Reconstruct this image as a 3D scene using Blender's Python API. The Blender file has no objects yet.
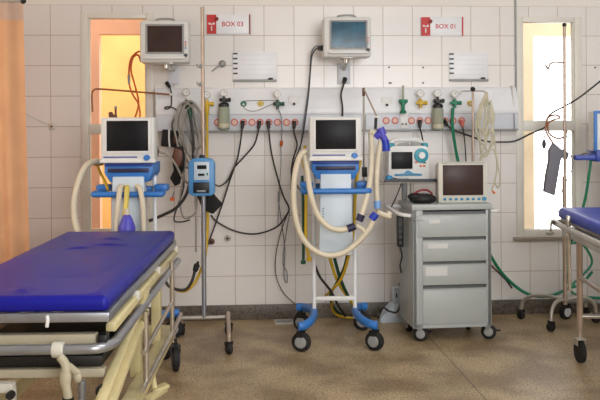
import bpy, bmesh, math, random
from mathutils import Vector, Matrix, Euler
random.seed(7)
R = math.radians
SC = bpy.context.scene
COL = SC.collection

# ------------------------------------------------------------------ camera
F, DIST, EYE = 855.0, 5.7, 1.25
HOR = 131.0
CAM_M = (Matrix.Translation((0, -DIST, EYE)) @ Matrix.Rotation(R(-3.8), 4, 'Z')
         @ Matrix.Rotation(R(90), 4, 'X') @ Matrix.Rotation(R(-0.34), 4, 'Z'))
cd = bpy.data.cameras.new('camera')
cam = bpy.data.objects.new('camera', cd)
COL.objects.link(cam)
cam.matrix_world = CAM_M
cd.sensor_fit = 'HORIZONTAL'
cd.sensor_width = 36.0
cd.lens = F * 36.0 / 600.0
cd.shift_y = -(200.0 - HOR) / 600.0
cd.clip_start = 0.05
SC.camera = cam


def ray(px, py):
    m = CAM_M.to_3x3()
    return (m @ Vector(((px - 300.0), (HOR - py), -F))).normalized()


def at(px, py, Y=0.0):
    d = ray(px, py)
    o = CAM_M.translation
    return o + d * ((Y - o.y) / d.y)


def atz(px, py, z=0.0):
    d = ray(px, py)
    o = CAM_M.translation
    return o + d * ((z - o.z) / d.z)


# ------------------------------------------------------------------ materials
def lin(c):
    out = []
    for v in c:
        v = v / 255.0
        out.append(v / 12.92 if v <= 0.04045 else ((v + 0.055) / 1.055) ** 2.4)
    return out


def mat(name, rgb, rough=0.5, metal=0.0, var=0.06, scale=14.0, bump=0.0, bscale=60.0, coat=0.0, spec=0.5, alpha=1.0, emit=0.0):
    m = bpy.data.materials.new(name)
    m.use_nodes = True
    nt = m.node_tree
    b = nt.nodes['Principled BSDF']
    c = lin(rgb)
    tc = nt.nodes.new('ShaderNodeTexCoord')
    nz = nt.nodes.new('ShaderNodeTexNoise')
    nz.inputs['Scale'].default_value = scale
    nz.inputs['Detail'].default_value = 4
    nt.links.new(tc.outputs['Object'], nz.inputs['Vector'])
    rp = nt.nodes.new('ShaderNodeValToRGB')
    rp.color_ramp.elements[0].position = 0.3
    rp.color_ramp.elements[1].position = 0.7
    rp.color_ramp.elements[0].color = (*[max(0, v * (1 - var)) for v in c], 1)
    rp.color_ramp.elements[1].color = (*[min(1, v * (1 + var)) for v in c], 1)
    nt.links.new(nz.outputs['Fac'], rp.inputs['Fac'])
    nt.links.new(rp.outputs['Color'], b.inputs['Base Color'])
    b.inputs['Roughness'].default_value = rough
    b.inputs['Metallic'].default_value = metal
    b.inputs['Specular IOR Level'].default_value = spec
    if coat:
        b.inputs['Coat Weight'].default_value = coat
        b.inputs['Coat Roughness'].default_value = 0.15
    if bump:
        n2 = nt.nodes.new('ShaderNodeTexNoise')
        n2.inputs['Scale'].default_value = bscale
        n2.inputs['Detail'].default_value = 3
        nt.links.new(tc.outputs['Object'], n2.inputs['Vector'])
        bp = nt.nodes.new('ShaderNodeBump')
        bp.inputs['Strength'].default_value = bump
        bp.inputs['Distance'].default_value = 0.01
        nt.links.new(n2.outputs['Fac'], bp.inputs['Height'])
        nt.links.new(bp.outputs['Normal'], b.inputs['Normal'])
    if emit:
        nt.links.new(rp.outputs['Color'], b.inputs['Emission Color'])
        b.inputs['Emission Strength'].default_value = emit
    return m


M = {}
M['white'] = mat('white_plastic', (224, 225, 224), 0.4, var=0.03)
M['offwhite'] = mat('offwhite_plastic', (216, 218, 216), 0.42, var=0.04)
M['ivory'] = mat('ivory_plastic', (204, 202, 192), 0.42, var=0.04)
M['greyplastic'] = mat('grey_plastic', (150, 152, 152), 0.45)
M['panelgrey'] = mat('panel_grey', (206, 211, 220), 0.4, var=0.03)
M['panelwhite'] = mat('panel_white', (233, 236, 241), 0.35, var=0.02)
M['blue'] = mat('blue_plastic', (52, 120, 198), 0.38)
M['royal'] = mat('royal_blue', (30, 60, 180), 0.4)
M['pumpblue'] = mat('pump_blue', (84, 148, 206), 0.4)
M['deepblue'] = mat('deep_blue', (38, 62, 150), 0.4)
M['paleblue'] = mat('pale_blue_panel', (200, 214, 226), 0.4, var=0.03)
M['screen'] = mat('dark_screen', (26, 27, 30), 0.35, var=0.1, spec=0.15)
M['screenbrown'] = mat('dark_screen_warm', (62, 46, 43), 0.3, var=0.25, scale=9, spec=0.18)
M['screenblue'] = mat('glossy_blue_screen', (34, 84, 108), 0.1, var=0.5, scale=14, spec=0.3)
M['black'] = mat('black_plastic', (18, 18, 19), 0.45)
M['rubber'] = mat('black_rubber', (22, 22, 23), 0.7)
M['steel'] = mat('brushed_steel', (192, 188, 180), 0.3, metal=0.6, var=0.08)
M['chrome'] = mat('worn_chrome', (188, 180, 168), 0.25, metal=0.7, var=0.12)
M['tube'] = mat('grey_steel_tube', (160, 164, 172), 0.28, metal=0.7, var=0.1)
M['brownsteel'] = mat('tarnished_steel', (176, 158, 144), 0.32, metal=0.45, var=0.12)
M['cream'] = mat('cream_enamel', (206, 194, 148), 0.38, var=0.06)
M['greige'] = mat('greige_enamel', (176, 168, 146), 0.4, var=0.06)
M['cartgrey'] = mat('cart_grey_enamel', (170, 176, 176), 0.4, var=0.02)
M['cartdark'] = mat('cart_recess_grey', (92, 96, 98), 0.5)
M['label'] = mat('paper_label', (206, 208, 208), 0.7, var=0.02)
M['hose'] = mat('beige_hose', (216, 206, 184), 0.42, var=0.05)
M['clearhose'] = mat('aged_clear_tubing', (188, 184, 160), 0.35, var=0.12)
M['greyhose'] = mat('grey_tubing', (150, 146, 140), 0.4, var=0.1)
M['yellow'] = mat('yellow_hose', (204, 168, 34), 0.42)
M['paleyellow'] = mat('pale_yellow_fitting', (216, 196, 96), 0.4)
M['green'] = mat('green_hose', (16, 122, 88), 0.4)
M['darkgreen'] = mat('dark_green_hose', (18, 70, 52), 0.4)
M['cable'] = mat('black_cable', (42, 40, 40), 0.5)
M['greycable'] = mat('grey_blue_cable', (112, 120, 130), 0.5)
M['orange'] = mat('orange_tube', (214, 104, 40), 0.4)
M['brown'] = mat('brown_plastic', (98, 58, 40), 0.5)
M['browncord'] = mat('brown_cord', (150, 98, 62), 0.5)
M['purple'] = mat('blue_violet_plastic', (78, 76, 190), 0.4)
M['navy'] = mat('navy_cap', (28, 28, 66), 0.4)
M['skyblue'] = mat('light_blue_cuff', (120, 164, 222), 0.4)
M['red'] = mat('red_plastic', (196, 30, 30), 0.45, var=0.05)
M['darkred'] = mat('dark_red', (134, 34, 34), 0.5)
M['socket'] = mat('red_socket', (206, 104, 90), 0.45, var=0.05)
M['socketin'] = mat('socket_face', (222, 188, 174), 0.5, var=0.05)
M['teal'] = mat('teal_plastic', (26, 146, 166), 0.4)
M['cyanblue'] = mat('cyan_blue_button', (44, 130, 172), 0.4)
M['orangebtn'] = mat('orange_button', (226, 110, 70), 0.5)
M['charcoal'] = mat('charcoal_fabric', (118, 118, 128), 0.85, bump=0.3, bscale=300)
M['blackfabric'] = mat('black_fabric', (26, 25, 27), 0.85, bump=0.3, bscale=300)
M['greydot'] = mat('dark_grey_print', (74, 76, 82), 0.6)
M['frame'] = mat('window_frame_paint', (224, 222, 214), 0.4, var=0.03)
M['stone'] = mat('sill_stone', (146, 136, 124), 0.5, var=0.12, scale=60)
M['plaster'] = mat('plain_plaster', (222, 216, 208), 0.8, var=0.02)
M['peach'] = mat('peach_plaster', (236, 184, 152), 0.8, var=0.03)
M['creamwall'] = mat('cream_plaster', (236, 218, 190), 0.8, var=0.03)
M['yellowwall'] = mat('yellow_plaster', (206, 172, 106), 0.8, var=0.10, scale=5)
M['brass'] = mat('brass', (176, 136, 62), 0.35, metal=0.8)
M['lamp'] = mat('lamp_diffuser', (250, 248, 240), 0.5, var=0.0)


def glass(name, rgb=(255, 255, 255), gloss=0.06):
    m = bpy.data.materials.new(name)
    m.use_nodes = True
    nt = m.node_tree
    nt.nodes.clear()
    o = nt.nodes.new('ShaderNodeOutputMaterial')
    t = nt.nodes.new('ShaderNodeBsdfTransparent')
    t.inputs[0].default_value = (*lin(rgb), 1)
    g = nt.nodes.new('ShaderNodeBsdfGlossy')
    g.inputs['Roughness'].default_value = 0.05
    mx = nt.nodes.new('ShaderNodeMixShader')
    fr = nt.nodes.new('ShaderNodeFresnel')
    fr.inputs[0].default_value = 1.3
    nt.links.new(fr.outputs[0], mx.inputs[0])
    nt.links.new(t.outputs[0], mx.inputs[1])
    nt.links.new(g.outputs[0], mx.inputs[2])
    nt.links.new(mx.outputs[0], o.inputs[0])
    return m


M['glass'] = glass('clear_glass')
M['jar'] = glass('jar_glass', (214, 220, 206))
_nt = M['jar'].node_tree
_d = _nt.nodes.new('ShaderNodeBsdfDiffuse'); _d.inputs[0].default_value = (*lin((190, 196, 178)), 1)
_m = _nt.nodes.new('ShaderNodeMixShader'); _m.inputs[0].default_value = 0.55
_o = _nt.nodes['Material Output']
_src = _o.inputs[0].links[0].from_socket
_nt.links.new(_src, _m.inputs[1]); _nt.links.new(_d.outputs[0], _m.inputs[2]); _nt.links.new(_m.outputs[0], _o.inputs[0])


def tile_mat():
    m = bpy.data.materials.new('ceramic_wall_tiles')
    m.use_nodes = True
    nt = m.node_tree
    b = nt.nodes['Principled BSDF']
    tc = nt.nodes.new('ShaderNodeTexCoord')
    sp = nt.nodes.new('ShaderNodeSeparateXYZ')
    nt.links.new(tc.outputs['Object'], sp.inputs[0])
    cb = nt.nodes.new('ShaderNodeCombineXYZ')
    x0 = at(265, 200).x
    ax = nt.nodes.new('ShaderNodeMath'); ax.operation = 'SUBTRACT'; ax.inputs[1].default_value = x0 - 8.0
    az = nt.nodes.new('ShaderNodeMath'); az.operation = 'SUBTRACT'; az.inputs[1].default_value = 0.088 - 4.0
    nt.links.new(sp.outputs['X'], ax.inputs[0]); nt.links.new(sp.outputs['Z'], az.inputs[0])
    nt.links.new(ax.outputs[0], cb.inputs[0]); nt.links.new(az.outputs[0], cb.inputs[1])
    br = nt.nodes.new('ShaderNodeTexBrick')
    br.offset = 0.0
    br.inputs['Scale'].default_value = 1.0
    br.inputs['Brick Width'].default_value = 0.2
    br.inputs['Row Height'].default_value = 0.2
    br.inputs['Mortar Size'].default_value = 0.0024
    br.inputs['Mortar Smooth'].default_value = 0.2
    br.inputs['Color1'].default_value = (*lin((228, 225, 223)), 1)
    br.inputs['Color2'].default_value = (*lin((231, 229, 227)), 1)
    br.inputs['Mortar'].default_value = (*lin((184, 171, 161)), 1)
    nt.links.new(cb.outputs[0], br.inputs['Vector'])
    # painted plaster above the tiles
    gt = nt.nodes.new('ShaderNodeMath'); gt.operation = 'GREATER_THAN'; gt.inputs[1].default_value = 2.088
    nt.links.new(sp.outputs['Z'], gt.inputs[0])
    mx = nt.nodes.new('ShaderNodeMix'); mx.data_type = 'RGBA'
    nt.links.new(gt.outputs[0], mx.inputs[0])
    nt.links.new(br.outputs['Color'], mx.inputs[6])
    mx.inputs[7].default_value = (*lin((232, 229, 224)), 1)
    nz = nt.nodes.new('ShaderNodeTexNoise'); nz.inputs['Scale'].default_value = 1.6; nz.inputs['Detail'].default_value = 5
    nt.links.new(tc.outputs['Object'], nz.inputs['Vector'])
    mr = nt.nodes.new('ShaderNodeMapRange')
    mr.inputs['To Min'].default_value = 0.93; mr.inputs['To Max'].default_value = 1.04
    nt.links.new(nz.outputs['Fac'], mr.inputs['Value'])
    ml = nt.nodes.new('ShaderNodeMix'); ml.data_type = 'RGBA'; ml.blend_type = 'MULTIPLY'; ml.inputs[0].default_value = 1
    nt.links.new(mx.outputs[2], ml.inputs[6]); nt.links.new(mr.outputs[0], ml.inputs[7])
    nt.links.new(ml.outputs[2], b.inputs['Base Color'])
    rr = nt.nodes.new('ShaderNodeMapRange'); rr.inputs['To Min'].default_value = 0.25; rr.inputs['To Max'].default_value = 0.6
    nt.links.new(gt.outputs[0], rr.inputs['Value']); nt.links.new(rr.outputs[0], b.inputs['Roughness'])
    bp = nt.nodes.new('ShaderNodeBump'); bp.invert = True
    bp.inputs['Strength'].default_value = 0.3; bp.inputs['Distance'].default_value = 0.002
    nt.links.new(br.outputs['Fac'], bp.inputs['Height']); nt.links.new(bp.outputs['Normal'], b.inputs['Normal'])
    return m


def floor_mat(name, a, c, e, joint_x=None):
    m = bpy.data.materials.new(name)
    m.use_nodes = True
    nt = m.node_tree
    b = nt.nodes['Principled BSDF']
    tc = nt.nodes.new('ShaderNodeTexCoord')
    n1 = nt.nodes.new('ShaderNodeTexNoise'); n1.inputs['Scale'].default_value = 3.0; n1.inputs['Detail'].default_value = 6
    n2 = nt.nodes.new('ShaderNodeTexNoise'); n2.inputs['Scale'].default_value = 90; n2.inputs['Detail'].default_value = 2
    for n in (n1, n2):
        nt.links.new(tc.outputs['Object'], n.inputs['Vector'])
    r1 = nt.nodes.new('ShaderNodeValToRGB')
    r1.color_ramp.elements[0].position = 0.38; r1.color_ramp.elements[1].position = 0.60
    r1.color_ramp.elements[0].color = (*lin(a), 1); r1.color_ramp.elements[1].color = (*lin(c), 1)
    nt.links.new(n1.outputs['Fac'], r1.inputs['Fac'])
    r2 = nt.nodes.new('ShaderNodeValToRGB')
    r2.color_ramp.elements[0].position = 0.36; r2.color_ramp.elements[1].position = 0.52
    r2.color_ramp.elements[0].color = (*lin(e), 1); r2.color_ramp.elements[1].color = (1, 1, 1, 1)
    nt.links.new(n2.outputs['Fac'], r2.inputs['Fac'])
    ml = nt.nodes.new('ShaderNodeMix'); ml.data_type = 'RGBA'; ml.blend_type = 'MULTIPLY'; ml.inputs[0].default_value = 0.8
    nt.links.new(r1.outputs[0], ml.inputs[6]); nt.links.new(r2.outputs[0], ml.inputs[7])
    out = ml.outputs[2]
    if joint_x is not None:
        sp = nt.nodes.new('ShaderNodeSeparateXYZ'); nt.links.new(tc.outputs['Object'], sp.inputs[0])
        s = nt.nodes.new('ShaderNodeMath'); s.operation = 'SUBTRACT'; s.inputs[1].default_value = joint_x
        nt.links.new(sp.outputs['X'], s.inputs[0])
        ab = nt.nodes.new('ShaderNodeMath'); ab.operation = 'ABSOLUTE'; nt.links.new(s.outputs[0], ab.inputs[0])
        lt = nt.nodes.new('ShaderNodeMath'); lt.operation = 'LESS_THAN'; lt.inputs[1].default_value = 0.0025
        nt.links.new(ab.outputs[0], lt.inputs[0])
        m2 = nt.nodes.new('ShaderNodeMix'); m2.data_type = 'RGBA'
        nt.links.new(lt.outputs[0], m2.inputs[0]); nt.links.new(out, m2.inputs[6])
        m2.inputs[7].default_value = (*lin((66, 52, 44)), 1)
        out = m2.outputs[2]
    nt.links.new(out, b.inputs['Base Color'])
    b.inputs['Roughness'].default_value = 0.42
    return m


def curtain_mat():
    m = mat('peach_curtain_cloth', (252, 206, 164), 0.8, var=0.08, scale=5, bump=0.2, bscale=200)
    return m


def vinyl_mat(name, rgb):
    return mat(name, rgb, 0.38, var=0.10, scale=4, bump=0.10, bscale=7, coat=0.0, spec=0.27)


M['tiles'] = tile_mat()
M['floor'] = floor_mat('terrazzo_floor', (146, 124, 94), (190, 169, 134), (140, 128, 116), joint_x=atz(450, 360).x)
M['base'] = floor_mat('terrazzo_skirting', (92, 84, 76), (110, 102, 92), (150, 146, 140))
M['curtain'] = curtain_mat()
M['net'] = mat('curtain_net', (232, 208, 192), 0.8, var=0.05)
M['vinyl'] = vinyl_mat('blue_vinyl', (20, 24, 142))
M['vinyl2'] = vinyl_mat('bright_blue_vinyl', (36, 58, 172))


# ------------------------------------------------------------------ mesh builder
class MB:
    def __init__(self):
        self.bm = bmesh.new()

    def merge(self, t, mtx=None):
        if mtx is not None:
            bmesh.ops.transform(t, matrix=mtx, verts=t.verts)
        me = bpy.data.meshes.new('tmp')
        t.to_mesh(me)
        t.free()
        self.bm.from_mesh(me)
        bpy.data.meshes.remove(me)
        return self

    def box(self, c, s, bev=0.0, rot=None, seg=2):
        t = bmesh.new()
        bmesh.ops.create_cube(t, size=1.0)
        bmesh.ops.scale(t, vec=s, verts=t.verts)
        if bev > 0:
            bev = min(bev, 0.49 * min(s))
            bmesh.ops.bevel(t, geom=list(t.edges), offset=bev, segments=seg, profile=0.5, affect='EDGES')
        mt = Matrix.Translation(c)
        if rot is not None:
            mt = mt @ (rot.to_matrix().to_4x4() if isinstance(rot, Euler) else rot)
        return self.merge(t, mt)

    def cyl(self, p0, p1, r0, r1=None, seg=18, bev=0.0):
        p0, p1 = Vector(p0), Vector(p1)
        r1 = r0 if r1 is None else r1
        d = p1 - p0
        L = d.length
        t = bmesh.new()
        bmesh.ops.create_cone(t, cap_ends=True, segments=seg, radius1=r0, radius2=r1, depth=L)
        if bev > 0:
            es = [e for e in t.edges if abs(e.verts[0].co.z - e.verts[1].co.z) < 1e-6]
            bmesh.ops.bevel(t, geom=es, offset=bev, segments=2, profile=0.5, affect='EDGES')
        q = d.to_track_quat('Z', 'Y').to_matrix().to_4x4()
        return self.merge(t, Matrix.Translation((p0 + p1) / 2) @ q)

    def ball(self, c, r, sc=(1, 1, 1), rot=None, seg=14):
        t = bmesh.new()
        bmesh.ops.create_uvsphere(t, u_segments=seg, v_segments=max(6, seg // 2 + 1), radius=r)
        mt = Matrix.Translation(c)
        if rot is not None:
            mt = mt @ rot.to_matrix().to_4x4()
        return self.merge(t, mt @ Matrix.Diagonal((*sc, 1)))

    def lathe(self, prof, c=(0, 0, 0), axis='Z', seg=20, rot=None):
        t = bmesh.new()
        rings = []
        for (r, z) in prof:
            if r < 1e-6:
                rings.append([t.verts.new((0, 0, z))])
            else:
                rings.append([t.verts.new((r * math.cos(2 * math.pi * k / seg), r * math.sin(2 * math.pi * k / seg), z)) for k in range(seg)])
        for a, b in zip(rings, rings[1:]):
            for k in range(seg):
                k2 = (k + 1) % seg
                if len(a) == 1 and len(b) == 1:
                    continue
                if len(a) == 1:
                    t.faces.new((a[0], b[k], b[k2]))
                elif len(b) == 1:
                    t.faces.new((a[k], a[k2], b[0]))
                else:
                    t.faces.new((a[k], a[k2], b[k2], b[k]))
        mt = Matrix.Translation(c)
        if axis == 'Y':
            mt = mt @ Matrix.Rotation(R(90), 4, 'X')     # +z of the profile points to -Y
        elif axis == 'X':
            mt = mt @ Matrix.Rotation(R(90), 4, 'Y')
        if rot is not None:
            mt = mt @ rot.to_matrix().to_4x4()
        return self.merge(t, mt)

    def prism(self, poly, a0, a1, plane='XZ', bev=0.0, mtx=None):
        # poly in the named plane, extruded along the third axis from a0 to a1
        t = bmesh.new()

        def P(u, v, w):
            return {'XZ': (u, w, v), 'YZ': (w, u, v), 'XY': (u, v, w)}[plane]
        A = [t.verts.new(P(u, v, a0)) for u, v in poly]
        B = [t.verts.new(P(u, v, a1)) for u, v in poly]
        t.faces.new(A)
        t.faces.new(B[::-1])
        n = len(poly)
        for k in range(n):
            t.faces.new((A[k], A[(k + 1) % n], B[(k + 1) % n], B[k]))
        bmesh.ops.recalc_face_normals(t, faces=t.faces)
        if bev > 0:
            bmesh.ops.bevel(t, geom=list(t.edges), offset=bev, segments=2, profile=0.5, affect='EDGES')
        return self.merge(t, mtx)

    def tube(self, pts, r, seg=8, closed=False, sub=6, corr=0.0, flat=None):
        pts = [Vector(p) for p in pts]
        path = spline(pts, sub, closed)
        if corr > 0:
            path = resample(path, corr, closed)
        t = bmesh.new()
        n = len(path)
        up = None
        rings = []
        for i, p in enumerate(path):
            if closed:
                d = path[(i + 1) % n] - path[i - 1]
            else:
                d = path[min(i + 1, n - 1)] - path[max(i - 1, 0)]
            if d.length < 1e-9:
                d = Vector((0, 0, 1))
            d.normalize()
            if up is None:
                up = d.orthogonal().normalized()
                if flat is not None:
                    up = (Vector(flat) - d * Vector(flat).dot(d)).normalized()
            up = up - d * up.dot(d)
            if up.length < 1e-6:
                up = d.orthogonal()
            up.normalize()
            s = d.cross(up)
            rr = r * (1.0 if not corr else (1.03 if i % 2 else 0.93))
            rings.append([t.verts.new(p + up * (rr * math.cos(2 * math.pi * k / seg)) + s * (rr * math.sin(2 * math.pi * k / seg))) for k in range(seg)])
        for i in range(n if closed else n - 1):
            a, b = rings[i], rings[(i + 1) % n]
            for k in range(seg):
                t.faces.new((a[k], a[(k + 1) % seg], b[(k + 1) % seg], b[k]))
        if not closed:
            t.faces.new(rings[0][::-1])
            t.faces.new(rings[-1])
        bmesh.ops.recalc_face_normals(t, faces=t.faces)
        return self.merge(t)

    def build(self, name, m, parent=None, origin=None, smooth=38):
        me = bpy.data.meshes.new(name)
        if origin is not None:
            bmesh.ops.translate(self.bm, vec=-Vector(origin), verts=self.bm.verts)
        bmesh.ops.recalc_face_normals(self.bm, faces=self.bm.faces)
        self.bm.to_mesh(me)
        self.bm.free()
        if smooth:
            for p in me.polygons:
                p.use_smooth = True
            me.set_sharp_from_angle(angle=R(smooth))
        me.materials.append(m if not isinstance(m, str) else M[m])
        o = bpy.data.objects.new(name, me)
        COL.objects.link(o)
        if parent is not None:
            o.parent = parent
        if origin is not None:
            o.location = origin
        return o


def spline(pts, sub, closed=False):
    if sub <= 1 or len(pts) < 3:
        return list(pts)
    out = []
    n = len(pts)
    rng = n if closed else n - 1
    for i in range(rng):
        p1, p2 = pts[i], pts[(i + 1) % n]
        p0 = pts[i - 1] if (closed or i > 0) else p1 + (p1 - p2)
        p3 = pts[(i + 2) % n] if (closed or i + 2 < n) else p2 + (p2 - p1)
        for k in range(sub):
            u = k / sub
            out.append(0.5 * ((2 * p1) + (p2 - p0) * u + (2 * p0 - 5 * p1 + 4 * p2 - p3) * u * u + (3 * p1 - p0 - 3 * p2 + p3) * u ** 3))
    if not closed:
        out.append(pts[-1].copy())
    return out


def resample(path, step, closed):
    out = [path[0].copy()]
    acc = 0.0
    for a, b in zip(path, path[1:]):
        L = (b - a).length
        while acc + L >= step and L > 1e-9:
            f = (step - acc) / L
            a = a + (b - a) * f
            out.append(a.copy())
            L = (b - a).length
            acc = 0.0
        acc += L
    if (out[-1] - path[-1]).length > step * 0.3:
        out.append(path[-1].copy())
    return out


def tag(o, label=None, cat=None, group=None, kind=None):
    if label: o['label'] = label
    if cat: o['category'] = cat
    if group: o['group'] = group
    if kind: o['kind'] = kind
    return o


def thing(name, label, cat, loc=(0, 0, 0), rz=0.0, group=None):
    o = bpy.data.objects.new(name, None)
    o.empty_display_size = 0.1
    COL.objects.link(o)
    o.location = loc
    o.rotation_euler = (0, 0, rz)
    return tag(o, label, cat, group)


def struct(o):
    o['kind'] = 'structure'
    return o


def dup(root, loc, rz, label, group=None):
    def cp(o, parent):
        c = o.copy()
        COL.objects.link(c)
        c.parent = parent
        for ch in [x for x in bpy.data.objects if x.parent == o]:
            cp(ch, c)
        return c
    r = cp(root, None)
    r.location = loc
    r.rotation_euler = (0, 0, rz)
    r['label'] = label
    if group: r['group'] = group
    return r


def text_mesh(s, size, m, parent, loc, depth=0.0008, name='lettering', rot=(R(90), 0, 0)):
    cu = bpy.data.curves.new('lettering_curve', 'FONT')
    cu.body = s
    cu.size = size
    cu.extrude = depth
    cu.offset = size * 0.012
    cu.align_x = 'CENTER'
    cu.align_y = 'CENTER'
    t = bpy.data.objects.new('lettering_tmp', cu)
    COL.objects.link(t)
    bpy.context.view_layer.update()
    dg = bpy.context.evaluated_depsgraph_get()
    me = bpy.data.meshes.new_from_object(t.evaluated_get(dg))
    bpy.data.objects.remove(t)
    bpy.data.curves.remove(cu)
    me.name = name
    me.transform(Euler(rot).to_matrix().to_4x4())
    me.materials.clear()
    me.materials.append(M[m])
    o = bpy.data.objects.new(name, me)
    COL.objects.link(o)
    o.parent = parent
    o.location = loc
    return o


def cable(name, label, cat, pts, r, m, group=None, ends=(), sub=7, corr=0.0, seg=8):
    """pts are world points or (px,py,Y) triples marked by a leading 'p'."""
    w = [at(*p[1:]) if p[0] == 'p' else Vector(p) for p in pts]
    o = MB().tube(w, r, seg=seg, sub=sub, corr=corr).build(name, m, origin=w[0])
    tag(o, label, cat, group)
    for (nm, mm, i, L, rr) in ends:      # plugs and connectors lying along the end of the run
        pth = spline(w, sub)
        a = pth[i] if i >= 0 else pth[i]
        b = pth[i + 1] if i >= 0 else pth[i - 1]
        d = (b - a).normalized()
        MB().cyl(a - d * L * 0.15 - w[0], a + d * L - w[0], rr, rr * 0.75, seg=12, bev=rr * 0.15).build(nm, mm, parent=o)
    return o


def P(px, py, Y):
    return ('p', px, py, Y)


# ------------------------------------------------------------------ room
XL, XR, YB, ZC = -2.75, 3.3, -7.4, 3.0


def win_rect(x0, x1, y0, y1):
    a, b = at(x0, 131), at(x1, 131)
    xm = (x0 + x1) / 2
    return a.x, b.x, at(xm, y1).z, at(xm, y0).z


W1 = win_rect(81, 154, 13, 237)
W2 = win_rect(516, 582, 17, 237)

mb = MB()
T = 0.16
xs = [XL, W1[0], W1[1], W2[0], W2[1], XR]
for i in range(5):
    x0, x1 = xs[i], xs[i + 1]
    if i in (1, 3):
        w = W1 if i == 1 else W2
        mb.box(((x0 + x1) / 2, T / 2, w[2] / 2), (x1 - x0, T, w[2]))
        mb.box(((x0 + x1) / 2, T / 2, (w[3] + ZC) / 2), (x1 - x0, T, ZC - w[3]))
    else:
        mb.box(((x0 + x1) / 2, T / 2, ZC / 2), (x1 - x0, T, ZC))
bmesh.ops.remove_doubles(mb.bm, verts=mb.bm.verts, dist=1e-5)
struct(mb.build('wall_back', 'tiles', smooth=0))
struct(MB().box((XL - 0.05, YB / 2, ZC / 2), (0.1, -YB, ZC)).build('wall_left', 'plaster', smooth=0))
struct(MB().box((XR + 0.05, YB / 2, ZC / 2), (0.1, -YB, ZC)).build('wall_right', 'plaster', smooth=0))
struct(MB().box(((XL + XR) / 2, YB - 0.05, ZC / 2), (XR - XL + 0.2, 0.1, ZC)).build('wall_front', 'plaster', smooth=0))
struct(MB().box(((XL + XR) / 2, (YB + T) / 2, -0.05), (XR - XL + 0.2, T - YB + 0.1, 0.1)).build('floor', 'floor', smooth=0))
struct(MB().box(((XL + XR) / 2, (YB + T) / 2, ZC + 0.05), (XR - XL + 0.2, T - YB + 0.1, 0.1)).build('ceiling', 'plaster', smooth=0))
struct(MB().box(((XL + XR) / 2, -0.008, 0.049), (XR - XL, 0.016, 0.098), bev=0.004).build('baseboard_back', 'base'))

for n, (w, px) in enumerate(((W1, 118), (W2, 549)), 1):
    x0, x1, z0, z1 = w
    zt0, zt1 = at(px, 131 if n == 2 else 134).z, at(px, 120.5 if n == 2 else 124).z
    fw = 0.05
    f = MB()
    for (a, b, c, d) in ((x0, x0 + fw, z0, z1), (x1 - fw, x1, z0, z1), (x0 + fw, x1 - fw, z1 - 0.036, z1), (x0 + fw, x1 - fw, z0, z0 + 0.052), (x0 + fw, x1 - fw, zt0, zt1)):
        f.box(((a + b) / 2, 0.03, (c + d) / 2), (b - a, 0.075, d - c), bev=0.004)
    # thin inner beads
    for (a, b, c, d) in ((x0 + fw, x0 + fw + 0.008, z0, z1), (x1 - fw - 0.008, x1 - fw, z0, z1)):
        f.box(((a + b) / 2, 0.03, (c + d) / 2), (b - a, 0.04, d - c), bev=0.002)
    wf = struct(f.build('window_%d' % n, 'frame'))
    for (c, d) in ((z0 + 0.052, zt0), (zt1, z1 - 0.036)):
        MB().box(((x0 + x1) / 2, 0.04, (c + d) / 2), (x1 - x0 - 2 * fw, 0.004, d - c)).build('window_pane', 'glass', parent=wf, smooth=0)
    MB().box(((x0 + x1) / 2, -0.008, z0 - 0.008), (x1 - x0 + 0.05, 0.05, 0.018), bev=0.004).build('window_sill', 'stone', parent=wf)
    hx = at(549.5, 228).x if n == 2 else (x0 + x1) / 2
    h = MB().box((hx, -0.014, z0 + 0.03), (0.05, 0.014, 0.02), bev=0.004)
    h.cyl((hx, -0.02, z0 + 0.035), (hx, -0.035, z0 + 0.11), 0.006, 0.008)
    h.build('window_handle', 'steel', parent=wf)

# outside the windows: a pale wall with two openings, a yellow sunlit wall seen through the first
mb = MB()
o1 = (at(99.5, 131, 0.45).x, at(99.5, 131, 0.45).x + 0.62, 0.45, at(118, 34, 0.45).z)
o2 = (at(534, 131, 0.45).x, at(534, 131, 0.45).x + 0.62, 0.45, at(549, 35.5, 0.45).z)
OX0, OX1, OZ = -3.3, 4.2, 2.32


def outwall(xa, xb, o):
    m_ = MB()
    for (a, b, c, d) in ((xa, o[0], 0, OZ), (o[1], xb, 0, OZ), (o[0], o[1], 0, o[2]), (o[0], o[1], o[3], OZ)):
        m_.box(((a + b) / 2, 0.5, (c + d) / 2), (b - a, 0.1, d - c))
    bmesh.ops.remove_doubles(m_.bm, verts=m_.bm.verts, dist=1e-5)
    return m_


struct(outwall(OX0, 0.5, o1).build('wall_outside_west', 'peach', smooth=0))
struct(outwall(0.5, OX1, o2).build('wall_outside_east', 'creamwall', smooth=0))
struct(MB().box((-1.6, 1.75, 1.5), (3.8, 0.1, 3.0)).build('wall_yellow', 'yellowwall', smooth=0))
struct(MB().box((0.45, 2.0, -0.06), (8, 3.7, 0.1)).build('ground_outside', 'stone', smooth=0))

# thin conduit by the second window, running up the wall
t = MB().box((at(515.5, 60).x, -0.006, (at(515, 131).z + 2.95) / 2), (0.012, 0.012, 2.95 - at(515, 131).z), bev=0.002)
struct(t.build('trim_1', 'greyplastic'))

# ------------------------------------------------------------------ curtain
YC = -0.8
cx1 = at(24, 131, YC).x
cx0 = XL + 0.05
ztop, zcl = at(20, 3, YC).z, at(20, 20, YC).z
crt = thing('curtain', 'peach hanging privacy curtain with a paler net header at the left edge of the photo', 'curtain', (cx1, YC, 0))


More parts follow.
